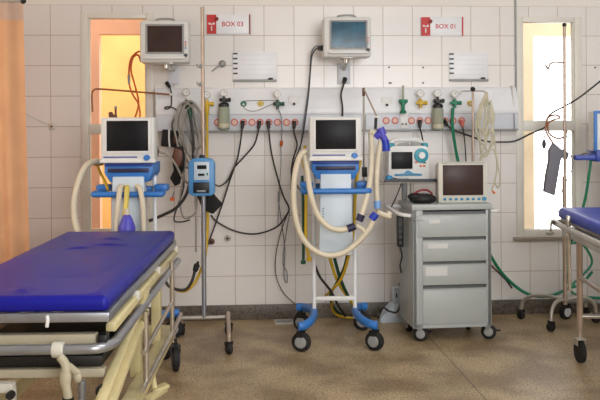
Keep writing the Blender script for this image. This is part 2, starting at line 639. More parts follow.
def cloth(z0, z1, amp, flare):
    t_ = bmesh.new()
    nx, nz = 120, 14
    g = []
    for j in range(nz + 1):
        row = []
        v = j / nz
        z = z0 + (z1 - z0) * v
        for i in range(nx + 1):
            u = i / nx
            x = (cx0 - cx1) * (1 - u) + flare * (1 - v) * u
            y = amp * (math.sin(u * 78 + 0.6 * math.sin(v * 2)) + 0.4 * math.sin(u * 31 + 1.0)) * (0.7 + 0.3 * (1 - v))
            row.append(t_.verts.new((x, y, z)))
        g.append(row)
    for j in range(nz):
        for i in range(nx):
            t_.faces.new((g[j][i], g[j][i + 1], g[j + 1][i + 1], g[j + 1][i]))
    bmesh.ops.solidify(t_, geom=list(t_.faces), thickness=0.003)
    m_ = MB()
    m_.merge(t_)
    return m_


cloth(0.25, zcl, 0.022, 0.03).build('cloth', 'curtain', parent=crt)
cloth(zcl, ztop, 0.022, 0.0).build('net_header', 'net', parent=crt)
rail = MB().cyl((cx0, YC, ztop + 0.012), (cx1 - 0.004, YC, ztop + 0.012), 0.011)
o = rail.build('curtain_rail', 'steel', origin=(cx1, YC, ztop))
tag(o, 'slim metal rail with a black end cap above the peach curtain', 'curtain rail')
MB().ball((0, 0, 0.012), 0.017).build('end_cap', 'black', parent=o)
MB().cyl((-0.3, 0, 0.012), (-0.3, 0, ZC - ztop), 0.006).build('ceiling_rod', 'steel', parent=o)


# ------------------------------------------------------------------ headwall supply panel
YP = -0.075
pa, pb = at(157, 131), at(515, 131)
zb0, zb1, zb2 = 1.25, at(250, 114.5, YP).z, at(250, 87.5, -0.03).z
zb0 = at(250, 132, YP).z
hw = thing('headwall_panel', 'long white medical gas and socket panel mounted across the tiled wall', 'medical panel', ((pa.x + pb.x) / 2, 0, zb0))
hx0, hx1 = pa.x - hw.location.x, pb.x - hw.location.x


def hl(px, py, Y):
    return at(px, py, Y) - Vector(hw.location)


dz1, dz2 = zb1 - zb0, zb2 - zb0
MB().prism([(0, 0), (YP, 0.0), (YP, dz1), (0, dz1)], hx0, hx1, 'YZ', bev=0.004).build('socket_rail', 'panelgrey', parent=hw)
MB().prism([(0, dz1), (YP - 0.004, dz1), (YP - 0.004, dz1 + 0.03), (YP + 0.015, dz1 + 0.10), (YP + 0.045, dz2 - 0.012), (-0.018, dz2), (0, dz2)], hx0, hx1, 'YZ', bev=0.003).build('upper_cover', 'panelwhite', parent=hw)
MB().box(((hx0 + hx1) / 2, YP - 0.001, 0.006), (hx1 - hx0, 0.006, 0.012), bev=0.002).build('lower_lip', 'greyplastic', parent=hw)
MB().box((hl(365, 120, YP).x, YP - 0.002, dz1 / 2), (0.012, 0.006, dz1 - 0.01), bev=0.001).build('joint_strip', 'greyplastic', parent=hw)
for px, hi in ((217.5, 1), (234.5, 1), (243.5, 1), (252, 1), (260, 1), (269, 1), (277.5, 1), (286.5, 1), (295, 1),
               (386, 0), (395, 0), (411.5, 0), (420, 0), (428, 0), (436.5, 0), (445, 0), (453, 0), (461.5, 0)):
    c = hl(px, 122.3 if hi else 120.6, YP)
    s_ = MB().lathe([(0, 0), (0.0225, 0), (0.0235, 0.004), (0.021, 0.008), (0.017, 0.008), (0.0165, 0.004), (0.0, 0.004)], (c.x, YP, c.z), 'Y', seg=24).build('socket', 'socket', parent=hw)
    MB().lathe([(0, 0.0035), (0.016, 0.0035), (0.016, 0.0052), (0, 0.0052)], (c.x, YP, c.z), 'Y', seg=20).box((c.x, YP - 0.0055, c.z), (0.012, 0.001, 0.003)).build('socket_face', 'socketin', parent=s_)
for px, py, mm in ((186.5, 104, 'darkgreen'), (207, 104, 'yellow'), (225, 104, 'greyplastic'), (243.5, 104.2, 'green'), (260.5, 104, 'paleyellow'), (277.5, 104.2, 'darkgreen'),
                   (402.5, 103, 'green'), (420, 103, 'yellow'), (437, 103, 'greyplastic'), (454, 103, 'green'), (469.5, 104, 'yellow'), (486, 104, 'darkgreen')):
    c = hl(px, py, YP + 0.02)
    y0 = YP + 0.02
    g = MB().lathe([(0, -0.02), (0.021, -0.02), (0.022, 0.012), (0.017, 0.02), (0.010, 0.022), (0.009, 0.014), (0, 0.014)], (c.x, y0, c.z), 'Y', seg=20).build('gas_outlet', mm, parent=hw)
    MB().lathe([(0.0, 0.014), (0.006, 0.014), (0.006, 0.03), (0, 0.03)], (c.x, y0, c.z), 'Y', seg=10).build('nozzle', 'steel' if mm != 'paleyellow' else 'brass', parent=g)
for px, py in ((294, 104), (386.5, 105)):
    c = hl(px, py, YP + 0.02)
    g = MB().box((c.x, YP + 0.012, c.z), (0.075, 0.012, 0.10), bev=0.004).build('call_button_plate', 'white', parent=hw)
    MB().cyl((c.x, YP + 0.01, c.z), (c.x, YP - 0.012, c.z), 0.009, 0.008, bev=0.002).build('jack', 'black', parent=g)
for px in (404,):
    c = hl(px, 121, YP)
    MB().box((c.x, YP - 0.004, c.z + 0.002), (0.055, 0.008, 0.105), bev=0.003).build('switch_plate', 'white', parent=hw)
    sw = MB()
    for dx in (-0.012, 0.012):
        sw.box((c.x + dx, YP - 0.01, c.z - 0.02), (0.012, 0.006, 0.01), bev=0.002)
    sw.build('switch', 'greydot', parent=hw)
MB().box((hl(514, 110, YP).x, YP / 2, (dz1 + dz2) / 2 - 0.05), (0.012, -YP, dz2), bev=0.003).build('end_cap', 'white', parent=hw)
MB().box((hx0 + 0.004, YP / 2, dz2 / 2), (0.012, -YP, dz2), bev=0.003).build('end_cap', 'white', parent=hw)


def gauge_valve(px, py, gy, label, vm, gauge=True, name='flow_regulator', cat='gas regulator', jar=False):
    y0 = YP - 0.012
    c = at(px, py, y0)
    t_ = thing(name, label, cat, (c.x, y0, c.z))
    b = MB().lathe([(0, -0.0), (0.014, 0), (0.016, 0.02), (0.013, 0.036), (0, 0.036)], (0, 0, 0), 'Y', seg=16)
    b.cyl((-0.03, -0.02, 0.0), (0.03, -0.02, 0.0), 0.011, 0.011, bev=0.003)
    b.cyl((0, -0.02, -0.035), (0, -0.02, 0.028), 0.009, 0.009)
    b.build('valve_body', vm, parent=t_)
    MB().cyl((0.028, -0.02, 0), (0.045, -0.02, 0), 0.014, 0.014, bev=0.003).build('knob', vm, parent=t_)
    if gauge:
        gz = at(px, gy, y0).z - c.z
        g = MB().lathe([(0, 0), (0.024, 0), (0.0245, 0.016), (0.022, 0.018), (0.021, 0.014), (0, 0.014)], (0, -0.012, gz), 'Y', seg=24)
        g.cyl((0, -0.02, 0.02), (0, -0.02, gz - 0.02), 0.005)
        gg = g.build('gauge', 'steel', parent=t_)
        MB().lathe([(0, 0.0145), (0.020, 0.0145), (0.020, 0.0155), (0, 0.0155)], (0, -0.012, gz), 'Y', seg=24).build('dial', 'white', parent=gg)
        MB().box((0.004, -0.0285, gz + 0.003), (0.014, 0.001, 0.002), rot=Euler((0, R(-35), 0))).build('needle', 'black', parent=gg)
    if jar:
        jz = -0.04
        jj = MB().lathe([(0, jz - 0.155), (0.03, jz - 0.155), (0.036, jz - 0.148), (0.037, jz - 0.02), (0.03, jz - 0.005), (0.028, jz), (0, jz)], (0, -0.025, 0), seg=28)
        j = jj.build('jar', 'jar', parent=t_)
        MB().lathe([(0, jz - 0.1495), (0.0352, jz - 0.1475), (0.0374, jz - 0.13), (0.0374, jz - 0.115), (0.034, jz - 0.115)], (0, -0.025, 0), seg=28).build('jar_base', 'clearhose', parent=j)
        MB().lathe([(0, jz + 0.022), (0.02, jz + 0.022), (0.034, jz + 0.012), (0.034, jz - 0.006), (0, jz - 0.006)], (0, -0.025, 0), seg=24).build('jar_lid', 'black', parent=t_)
    return t_


gauge_valve(186.5, 104, 92.5, 'regulator with gauge on the dark green outlet, behind the coiled grey tubing', 'darkgreen')
gauge_valve(207, 104, 95, 'yellow regulator with the long yellow hose, beside the steel pole', 'yellow')
gauge_valve(224, 100, 93.5, 'suction jar with black lid and gauge, beside the yellow regulator', 'black', jar=True, name='suction_jar', cat='suction jar')
gauge_valve(277.5, 104, 94, 'small dark regulator with gauge, left of a black jack plate', 'darkgreen')
gauge_valve(420, 103, 93.5, 'yellow regulator with gauge on the panel right of the green flowmeter', 'yellow')
gauge_valve(437, 101, 93.5, 'suction jar with black lid and gauge, between the yellow and the green regulators', 'black', jar=True, name='suction_jar', cat='suction jar')
gauge_valve(454, 103, 94, 'green regulator with gauge feeding the thick green hose', 'green')
# flowmeter with a clear glass tube
c = at(402.5, 103, YP - 0.01)
fm = thing('flowmeter', 'green oxygen flowmeter with a thin clear tube on the panel', 'flowmeter', c)
MB().cyl((0, -0.02, -0.045), (0, -0.02, 0.02), 0.011, 0.013, bev=0.003).cyl((0, 0.01, 0), (0, -0.03, 0), 0.013, bev=0.003).build('valve_body', 'green', parent=fm)
MB().lathe([(0, -0.07), (0.02, -0.07), (0.022, -0.058), (0.011, -0.045), (0, -0.045)], (0, -0.02, 0), seg=18).build('outlet_cap', 'green', parent=fm)
MB().cyl((-0.028, -0.02, 0.012), (0.03, -0.02, 0.012), 0.012, bev=0.003).build('knob', 'green', parent=fm)
MB().cyl((0, -0.02, 0.02), (0, -0.02, 0.115), 0.008, seg=14).build('glass_tube', 'jar', parent=fm)

# ------------------------------------------------------------------ box signs
for (x0, y0, x1, y1, txt, lab) in ((207, 15, 250.3, 34, 'BOX 03', 'white and red wall sign reading BOX 03'), (420.8, 17.5, 462.6, 36, 'BOX 01', 'white and red wall sign reading BOX 01')):
    a, b = at(x0, y1), at(x1, y0)
    w, h = b.x - a.x, b.z - a.z
    sgn = thing('wall_sign', lab, 'sign', ((a.x + b.x) / 2, 0, a.z), group='box number signs')
    MB().box((0, -0.006, h / 2), (w, 0.012, h), bev=0.002).build('board', 'panelwhite', parent=sgn)
    rw = w * 0.215
    eb = MB().box((-w / 2 + rw / 2, -0.0135, h / 2), (rw, 0.003, h)).build('emblem_block', 'red', parent=sgn)
    MB().lathe([(0, 0), (0.014, 0), (0.014, 0.003), (0, 0.003)], (-w / 2 + rw * 1.03, -0.012, h * 0.78), 'Y', seg=18).build('roundel', 'darkred', parent=eb)
    em = MB()
    em.ball((-w / 2 + rw * 0.28, -0.0155, h * 0.53), 0.0075, (1, 0.2, 1)).ball((-w / 2 + rw * 0.72, -0.0155, h * 0.53), 0.0075, (1, 0.2, 1))
    em.box((-w / 2 + rw * 0.5, -0.0155, h * 0.28), (0.008, 0.001, 0.03)).box((-w / 2 + rw * 0.5, -0.0155, h * 0.5), (0.018, 0.001, 0.006))
    em.build('emblem', 'white', parent=eb)
    MB().box((w / 2 - 0.004, -0.0135, h / 2), (0.009, 0.004, h * 1.04)).build('edge_strip', 'darkred' if txt.endswith('3') else 'red', parent=sgn)
    text_mesh(txt, h * 0.34, 'red', sgn, (w * 0.09, -0.0125, h * 0.5))

# ------------------------------------------------------------------ notice boards
for (x0, y0, x1, y1, lab) in ((233, 52, 276.5, 82, 'white notice board with five dark marks under the BOX 03 sign'), (449, 52.5, 487.5, 81.5, 'white notice board with five dark marks under the BOX 01 sign')):
    a, b = at(x0, y1), at(x1, y0)
    w, h = b.x - a.x, b.z - a.z
    nb = thing('notice_board', lab, 'notice board', ((a.x + b.x) / 2, 0, a.z), group='patient notice boards')
    MB().box((0, -0.005, h / 2), (w, 0.01, h), bev=0.002).build('board', 'panelwhite', parent=nb)
    ln = MB()
    mk = MB()
    for k in range(5):
        z = h * (0.94 - 0.165 * k)
        mk.box((-w / 2 + 0.016, -0.011, z), (0.03, 0.002, 0.011))
        ln.box((0.02, -0.0105, z - 0.008), (w - 0.08, 0.001, 0.0018))
    mk.build('bullet_marks', 'greydot', parent=nb)
    ln.build('ruled_lines', 'panelgrey', parent=nb)
    MB().box((0, -0.014, 0.008), (w, 0.018, 0.016), bev=0.003).build('pen_tray', 'greyplastic', parent=nb)
    MB().box((w * 0.36, -0.018, 0.02), (0.03, 0.014, 0.013), bev=0.002).build('eraser', 'black', parent=nb)


# ------------------------------------------------------------------ wall monitors
def wall_monitor(x0, y0, x1, y1, sx0, sy0, sx1, sy1, scr, label, plate, rz):
    Yf = -0.30
    a, b = at(x0, y1, Yf), at(x1, y0, Yf)
    w, h = b.x - a.x, b.z - a.z
    cx = (a.x + b.x) / 2
    t_ = thing('patient_monitor', label, 'monitor', (cx, Yf, a.z), rz, 'wall mounted patient monitors')
    d = 0.15
    MB().box((0, d / 2, h / 2), (w, d, h), bev=0.014, seg=3).build('housing', 'offwhite', parent=t_)
    p, q = at(sx0, sy1, Yf), at(sx1, sy0, Yf)
    sw, sh = q.x - p.x, q.z - p.z
    scx, scz = (p.x + q.x) / 2 - cx, (p.z + q.z) / 2 - a.z
    bz = MB()
    e = 0.012
    for (cxx, czz, ww, hh) in ((scx - sw / 2 - e / 2, scz, e, sh + 2 * e), (scx + sw / 2 + e / 2, scz, e, sh + 2 * e), (scx, scz + sh / 2 + e / 2, sw, e), (scx, scz - sh / 2 - e / 2, sw, e)):
        bz.box((cxx, -0.002, czz), (ww, 0.012, hh), bev=0.003)
    bz.build('bezel', 'greyplastic', parent=t_)
    MB().box((scx, 0.0, scz), (sw, 0.005, sh)).build('screen', scr, parent=t_)
    MB().tube([(-0.06, 0.05, h - 0.005), (-0.05, 0.05, h + 0.012), (0, 0.05, h + 0.017), (0.05, 0.05, h + 0.012), (0.06, 0.05, h - 0.005)], 0.007).build('carry_handle', 'greyplastic', parent=t_)
    fl = MB().box((0.002, -0.012, 0.028), (w * 0.84, 0.03, 0.016), bev=0.005)
    fl.build('lower_ledge', 'white', parent=t_)
    MB().lathe([(0, 0), (0.012, 0), (0.011, 0.014), (0, 0.014)], (w * 0.43, 0, 0.045), 'Y', seg=16).build('knob', 'greydot', parent=t_)
    for k, mm in enumerate(('red', 'orangebtn', 'cyanblue')):
        MB().box((w * 0.43, -0.002, h * 0.48 - k * 0.018), (0.008, 0.005, 0.012), bev=0.001).build('button', mm, parent=t_)
    # arm and plate
    pp = [Matrix.Rotation(-rz, 3, 'Z') @ (at(*plate[:2]) - Vector((cx, Yf, a.z))), Matrix.Rotation(-rz, 3, 'Z') @ (at(*plate[2:]) - Vector((cx, Yf, a.z)))]
    pc = (pp[0] + pp[1]) / 2
    br = MB().box((pc.x, pc.y - 0.01, pc.z), (abs(pp[1].x - pp[0].x), 0.02, abs(pp[1].z - pp[0].z)), bev=0.003, rot=Euler((0, 0, -rz))).build('wall_plate', 'panelgrey', parent=t_)
    MB().cyl((pc.x, pc.y - 0.02, pc.z + 0.03), (0, 0.09, -0.022), 0.014).cyl((0, 0.09, -0.03), (0, 0.09, 0.01), 0.022).box((0, 0.08, 0.0), (0.10, 0.12, 0.012), bev=0.003).build('mount_arm', 'steel', parent=br)
    return t_


wall_monitor(140, 20.5, 189, 62.5, 147.5, 26, 182, 52, 'screenbrown', 'wall monitor with a dark brown screen beside the first window', (168, 66, 179, 84), R(0))
wall_monitor(324, 17, 371, 57, 331.5, 22, 365.5, 47.5, 'screenblue', 'wall monitor with a reflecting blue screen above the middle ventilator', (337.5, 63, 350, 84), R(0))


# ------------------------------------------------------------------ ventilator on a trolley
def caster(parent, x, y, r, name='caster', fork='black', th=0.03, ang=0.0, top=None, hub='greyplastic'):
    """wheel on the floor; its thing's local frame has z=0 at the floor"""
    c_, s_ = math.cos(ang), math.sin(ang)
    ax = Vector((c_, s_, 0))
    fr = Vector((-s_, c_, 0))
    w_ = MB()
    rot = Matrix.Rotation(ang, 4, 'Z') @ Matrix.Rotation(R(90), 4, 'Y')
    prof = [(0, -th / 2), (r * 0.8, -th / 2), (r * 0.96, -th * 0.38), (r, -th * 0.2), (r, th * 0.2), (r * 0.96, th * 0.38), (r * 0.8, th / 2), (0, th / 2)]
    w_.lathe(prof, (0, 0, 0), seg=26)
    bmesh.ops.transform(w_.bm, matrix=Matrix.Translation((x, y, r)) @ rot, verts=w_.bm.verts)
    wo = w_.build(name, 'rubber', parent=parent)
    hb = MB()
    q_ = Vector((x, y, r))
    hb.cyl(q_ - ax * (th * 0.49 + 0.005), q_ + ax * (th * 0.49 + 0.005), r * 0.6, seg=22, bev=0.003)
    hb.build('hub', hub, parent=wo)
    tz = top if top is not None else 2 * r + 0.02
    fk = MB()
    for sgn in (-1, 1):
        q = Vector((x, y, 0)) + ax * (sgn * (th * 0.5 + 0.006))
        fk.box(q + Vector((0, 0, r * 1.78)) + fr * 0.004, (0.004, r * 0.7, r * 0.5), rot=Matrix.Rotation(ang, 4, 'Z'))
    fk.box((x, y, 2 * r + 0.004), (th + 0.016, r * 0.7, 0.006), rot=Matrix.Rotation(ang, 4, 'Z'))
    fk.cyl((x, y, 2 * r), (x, y, tz), 0.008)
    fk.build('fork', fork, parent=wo)
    return wo


def make_ventilator(loc, rz, label):
    t_ = thing('ventilator', label, 'ventilator', loc, rz, 'blue and white ventilators on trolleys')
    # screen unit
    hs = MB().box((0, -0.12, 1.205), (0.302, 0.11, 0.254), bev=0.012, seg=3)
    hs.box((0, -0.05, 1.19), (0.26, 0.12, 0.20), bev=0.02)
    hs.build('screen_housing', 'offwhite', parent=t_)
    MB().box((0, -0.1765, 1.228), (0.232, 0.004, 0.168), bev=0.001).build('screen', 'screen', parent=t_)
    bz = MB()
    for (x, z, w, h) in ((-0.122, 1.228, 0.012, 0.192), (0.122, 1.228, 0.012, 0.192), (0, 1.318, 0.232, 0.012), (0, 1.138, 0.232, 0.012)):
        bz.box((x, -0.176, z), (w, 0.01, h), bev=0.003)
    bz.build('bezel', 'white', parent=t_)
    MB().lathe([(0, 0), (0.02, 0), (0.019, 0.006), (0.014, 0.008), (0.013, 0.022), (0, 0.022)], (0.108, -0.175, 1.103), 'Y', seg=22).build('rotary_knob', 'blue', parent=t_)
    MB().box((-0.04, -0.176, 1.11), (0.19, 0.004, 0.007), bev=0.001).build('key_strip', 'deepblue', parent=t_)
    MB().box((0, -0.16, 1.088), (0.31, 0.05, 0.022), bev=0.006).build('lower_lip', 'white', parent=t_)
    # blue ventilator body
    bd = MB().prism([(-0.137, 1.078), (0.137, 1.078), (0.137, 1.02), (0.125, 1.0), (0.105, 0.968), (-0.105, 0.968), (-0.125, 1.0), (-0.137, 1.02)], -0.15, 0.10, 'XZ', bev=0.006)
    bd.build('body', 'blue', parent=t_)
    MB().box((0, -0.157, 1.035), (0.23, 0.008, 0.022), bev=0.003).build('body_slot', 'navy', parent=t_)
    MB().box((0, -0.156, 1.065), (0.27, 0.008, 0.014), bev=0.003).build('body_ridge', 'deepblue', parent=t_)
    # column panel
    pn = MB().prism([(-0.088, 1.0), (0.088, 1.0), (0.098, 0.56), (0.094, 0.545), (-0.094, 0.545), (-0.098, 0.56)], -0.162, -0.10, 'XZ', bev=0.005).box((0, -0.06, 0.75), (0.15, 0.09, 0.40))
    pn.build('column_panel', 'paleblue', parent=t_)
    tx = MB()
    for k in range(6):
        tx.box((-0.075, -0.1625, 0.80 - k * 0.016), (0.006, 0.002, 0.008))
    tx.build('panel_print', 'greydot', parent=t_)
    MB().lathe([(0.011, 0), (0.013, 0), (0.013, 0.002), (0.011, 0.002), (0.011, 0)], (0.0, -0.162, 0.62), 'Y', seg=20).box((0.0, -0.163, 0.646), (0.016, 0.002, 0.006)).build('panel_emblem', 'panelgrey', parent=t_)
    # handle rails
    hr = MB().tube([(-0.175, -0.04, 0.912), (-0.185, -0.10, 0.908), (-0.19, -0.165, 0.904), (-0.182, -0.18, 0.902), (-0.12, -0.183, 0.902), (0.12, -0.183, 0.902), (0.182, -0.18, 0.902), (0.19, -0.165, 0.904), (0.185, -0.10, 0.908), (0.175, -0.04, 0.912)], 0.0165, seg=12)
    hr.build('front_handle', 'blue', parent=t_)
    hb = MB()
    for sgn in (-1, 1):
        hb.box((sgn * 0.165, -0.02, 0.93), (0.075, 0.10, 0.04), bev=0.008)
    hb.box((0, 0.03, 0.92), (0.28, 0.05, 0.03), bev=0.006)
    hb.build('handle_bracket', 'blue', parent=t_)
    # trolley frame
    for sgn in (-1, 1):
        MB().tube([(sgn * 0.12, 0.0, 1.0), (sgn * 0.122, 0.0, 0.6), (sgn * 0.122, 0.0, 0.13)], 0.0115, seg=12, sub=1).build('post', 'panelwhite', parent=t_)
    MB().box((0, 0.0, 0.25), (0.25, 0.022, 0.026), bev=0.006).build('cross_bar', 'white', parent=t_)
    MB().box((0, 0.02, 0.52), (0.22, 0.04, 0.03), bev=0.006).build('cross_bar', 'white', parent=t_)
    for sgn in (-1, 1):
        pts = [(sgn * 0.225, -0.26, 0.145), (sgn * 0.19, -0.245, 0.147), (sgn * 0.145, -0.16, 0.155), (sgn * 0.122, 0.0, 0.165), (sgn * 0.14, 0.14, 0.16), (sgn * 0.175, 0.235, 0.15), (sgn * 0.215, 0.26, 0.147)]
        f_ = MB()
        f_.tube(pts, 0.0205, seg=12, flat=(0, 0, 1))
        bmesh.ops.scale(f_.bm, vec=(1, 1, 1.25), space=Matrix.Translation((0, 0, -0.15)), verts=f_.bm.verts)
        ft = f_.build('foot', 'blue', parent=t_)
        caster(t_, sgn * 0.208, -0.255, 0.056, th=0.036, ang=R(64 - 8 * sgn), top=0.14, hub='greyplastic')
        caster(t_, sgn * 0.19, 0.245, 0.056, th=0.036, ang=R(70 + 12 * sgn), top=0.14, hub='greyplastic')
    return t_


# middle ventilator: column under pixel 333.5
VC = at(334, 200, -0.62)
VC = Vector((VC.x, -0.62, 0))
vent = make_ventilator(VC, R(-2), 'ventilator in the middle of the room with beige hoses looped in front')
VL = at(134, 200, -0.70)
VL = Vector((VL.x, -0.70, 0))
vent2 = dup(vent, VL, R(-4), 'ventilator standing behind the large blue stretcher, in front of the first window')


# support arm of the middle ventilator
def vloc(px, py, Y):
    return at(px, py, Y)


o0 = at(363.8, 185, -0.58)
arm = MB().tube([o0, at(363.6, 88, -0.58)], 0.006, sub=1).build('hose_support_arm', 'steel', origin=o0)
tag(arm, 'slender jointed steel arm holding up the violet hose elbow', 'hose arm')
MB().box(at(363.6, 92, -0.58) - o0, (0.016, 0.02, 0.052), bev=0.004).build('joint', 'brown', parent=arm)
MB().tube([at(364, 89, -0.59) - o0, at(377, 117, -0.66) - o0], 0.005, sub=1).build('upper_arm', 'brownsteel', parent=arm)
MB().box(at(377.5, 117, -0.66) - o0, (0.03, 0.02, 0.012), bev=0.003).build('clip', 'white', parent=arm)
MB().cyl(at(376, 118, -0.67) - o0, at(375.5, 129, -0.68) - o0, 0.009).build('hanger', 'black', parent=arm)
MB().box(at(364.5, 172, -0.58) - o0, (0.03, 0.03, 0.06), bev=0.004).build('clamp', 'black', parent=arm)

# hoses of the middle ventilator
HG = 'hoses of the middle ventilator'
YH = -0.86
cable('breathing_hose', 'beige corrugated hose in the largest low loop across the middle ventilator', 'hose',
      [P(305, 151, -0.74), P(299, 158, -0.80), P(294.5, 178, YH), P(294, 205, YH), P(299, 230, YH), P(309, 246, YH), P(325, 255, YH), P(342, 253.5, YH), P(357, 243, YH), P(369, 229, YH), P(373, 220, YH)],
      0.0165, 'hose', HG, corr=0.009, seg=12)
cable('breathing_hose', 'beige corrugated hose in the inner smaller loop on the middle ventilator', 'hose',
      [P(303, 152, -0.72), P(307, 170, -0.82), P(311, 195, YH - .02), P(318, 215, YH - .02), P(329, 227, YH - .02), P(341, 230, YH - .02), P(350, 227.5, YH - .02)],
      0.0165, 'hose', HG, corr=0.009, seg=12)
o = cable('breathing_hose', 'beige hose hanging straight down from the violet elbow, left of the portable defibrillator', 'hose',
          [P(381, 141, -0.70), P(379, 152, -0.72), P(377, 172, -0.74), P(376.5, 190, -0.75), P(377.5, 206, -0.76)], 0.0165, 'hose', HG, corr=0.009, seg=12)
cable('breathing_hose', 'beige hose rising from the navy connectors to the arm beside the ventilator', 'hose',
      [P(361, 216, YH), P(366, 200, YH + .04), P(370, 180, -0.76), P(371.5, 155, -0.72), P(371, 134, -0.69)], 0.0165, 'hose', HG, corr=0.009, seg=12)


def fitting(name, label, pts, r, m, extra=()):
    w = [at(*p) for p in pts]
    o_ = MB().tube(w, r, seg=14, sub=5).build(name, m, origin=w[0])
    tag(o_, label, 'hose connector', 'hose connectors')
    for (nm, mm, pp, rr) in extra:
        ww = [at(*p) - w[0] for p in pp]
        MB().tube(ww, rr, seg=14, sub=5).build(nm, mm, parent=o_)
    return o_


fitting('hose_elbow', 'blue violet hose elbow hanging from the jointed arm', [(376, 137, -0.70), (379.5, 134.5, -0.71), (383, 137, -0.71), (385.5, 143, -0.71), (386, 150, -0.71)], 0.021, 'purple',
        [('lower_socket', 'royal', [(385, 140, -0.712), (386.3, 151, -0.712)], 0.0235), ('upper_knob', 'purple', [(380, 128, -0.71), (383, 135, -0.712)], 0.024)])
fitting('hose_end', 'pale hose end with a brass ring beside the violet elbow', [(370, 131.5, -0.69), (375, 134, -0.70)], 0.018, 'hose', [('ring', 'brass', [(369.3, 131.3, -0.692), (371, 132.2, -0.692)], 0.011)])
fitting('hose_connector', 'navy connector on the inner hose loop', [(347.5, 229, YH - .02), (355, 226, YH - .02)], 0.022, 'navy')
fitting('hose_connector', 'navy connector standing steeply beside the inner loop', [(359, 221, YH), (361.5, 214.5, YH)], 0.022, 'navy')
fitting('hose_connector', 'bright blue connector at the end of the large low loop', [(371.5, 219.5, YH), (376, 213.5, YH - .0)], 0.022, 'royal')
fitting('hose_connector', 'light blue cuff at the foot of the straight hose', [(377, 201, -0.76), (377.6, 208.5, -0.765)], 0.021, 'skyblue')
fitting('hose_y_piece', 'ivory Y piece joining the hoses left of the grey cart', [(376.5, 212, -0.80), (383, 214.5, -0.79), (390, 217, -0.78)], 0.016, 'hose', [('branch', 'hose', [(388, 216, -0.78), (389.5, 212.5, -0.77)], 0.018)])
fitting('hose_y_piece', 'ivory Y piece below the steep navy connector', [(356, 225, YH), (362, 229, YH), (366.5, 233.5, YH)], 0.014, 'hose')

# gas hoses behind the middle ventilator
cable('gas_hose', 'dark green hose with a free end left of the ventilator panel', 'hose', [P(302, 176, -0.63), P(303, 200, -0.66), P(303.5, 230, -0.66), P(303.3, 261, -0.66)], 0.009, 'darkgreen', HG, ends=[('end_fitting', 'darkgreen', -1, -0.018, 0.018)])
cable('gas_hose', 'yellow hose with a free end left of the ventilator panel', 'hose', [P(305, 146, -0.60), P(302.5, 160, -0.63), P(307, 178, -0.67), P(306, 205, -0.68), P(306, 240, -0.68), P(309, 258, -0.68)], 0.009, 'yellow', HG, ends=[('end_fitting', 'yellow', -1, -0.02, 0.018)])
cable('gas_hose', 'yellow hose hanging along the right post of the middle ventilator', 'hose', [P(361, 158, -0.62), P(357.5, 175, -0.66), P(355, 200, -0.66), P(354, 225, -0.66), P(350, 250, -0.60), P(343, 275, -0.52), P(334, 288, -0.45), P(325, 296, -0.3)], 0.009, 'yellow', HG)
cable('gas_hose', 'yellow hose from under the panel to the rear right foot of the middle ventilator', 'hose', [P(327, 248, -0.57), P(331, 262, -0.5), P(338, 282, -0.45), P(350, 300, -0.40), P(364, 317, -0.30), P(372, 322, -0.22)], 0.010, 'yellow', HG)
cable('gas_hose', 'dark green hose crossing from panel to the rear right foot of the middle ventilator', 'hose', [P(333, 250, -0.55), P(336, 264, -0.5), P(342, 283, -0.46), P(352, 303, -0.38), P(366, 322, -0.20)], 0.010, 'darkgreen', HG)
cable('gas_hose', 'dark green hose crossing the yellow one towards the wall under the ventilator', 'hose', [P(348, 252, -0.56), P(344, 268, -0.5), P(336, 284, -0.44), P(330, 297, -0.3), P(336, 310, -0.15), P(345, 316, -0.06)], 0.009, 'darkgreen', HG)
cable('power_cable', 'black cable falling behind the middle ventilator to the floor', 'cable', [P(314, 263, -0.5), P(320, 277, -0.48), P(330, 290, -0.44), P(338, 305, -0.34), P(345, 316, -0.2)], 0.008, 'cable', HG)
cable('gas_hose', 'yellow hose lying on the floor behind the middle ventilator', 'hose', [(at(333, 300, -0.3)), (at(332, 308, -0.2)), (at(336, 314, -0.12)), (at(346, 317.5, -0.1)), (at(362, 318, -0.1))], 0.009, 'yellow', HG)

# ------------------------------------------------------------------ grey drawer cart
ca = at(413.3, 331, -0.735)
CW = 0.475
CRZ = R(2.5)
cart = thing('drawer_cart', 'grey metal emergency cart with four drawers on swivel casters', 'cart', (ca.x + CW / 2, ca.y + 0.01, 0), CRZ)
CH0, CH1, CDp = 0.085, 0.80, 0.36
x0, x1 = -CW / 2, CW / 2
bd = MB()
bd.box((x0 + 0.012, CDp / 2, (CH0 + CH1) / 2), (0.024, CDp, CH1 - CH0), bev=0.003)
bd.box((x1 - 0.012, CDp / 2, (CH0 + CH1) / 2), (0.024, CDp, CH1 - CH0), bev=0.003)
bd.box((0, CDp - 0.01, (CH0 + CH1) / 2), (CW - 0.02, 0.02, CH1 - CH0))
bd.box((0, CDp / 2, CH0 + 0.012), (CW - 0.02, CDp, 0.024))
bd.box((x0 + 0.030, 0.006, (CH0 + CH1) / 2), (0.060, 0.012, CH1 - CH0), bev=0.002)
bd.box((x1 - 0.016, 0.006, (CH0 + CH1) / 2), (0.032, 0.012, CH1 - CH0), bev=0.002)
bd.build('body', 'cartgrey', parent=cart)
MB().box((0, CDp / 2, CH1 - 0.004), (CW + 0.012, CDp + 0.012, 0.034), bev=0.005).build('top', 'cartgrey', parent=cart)
zs = lambda py: EYE - (py - 130.0) / 171.5
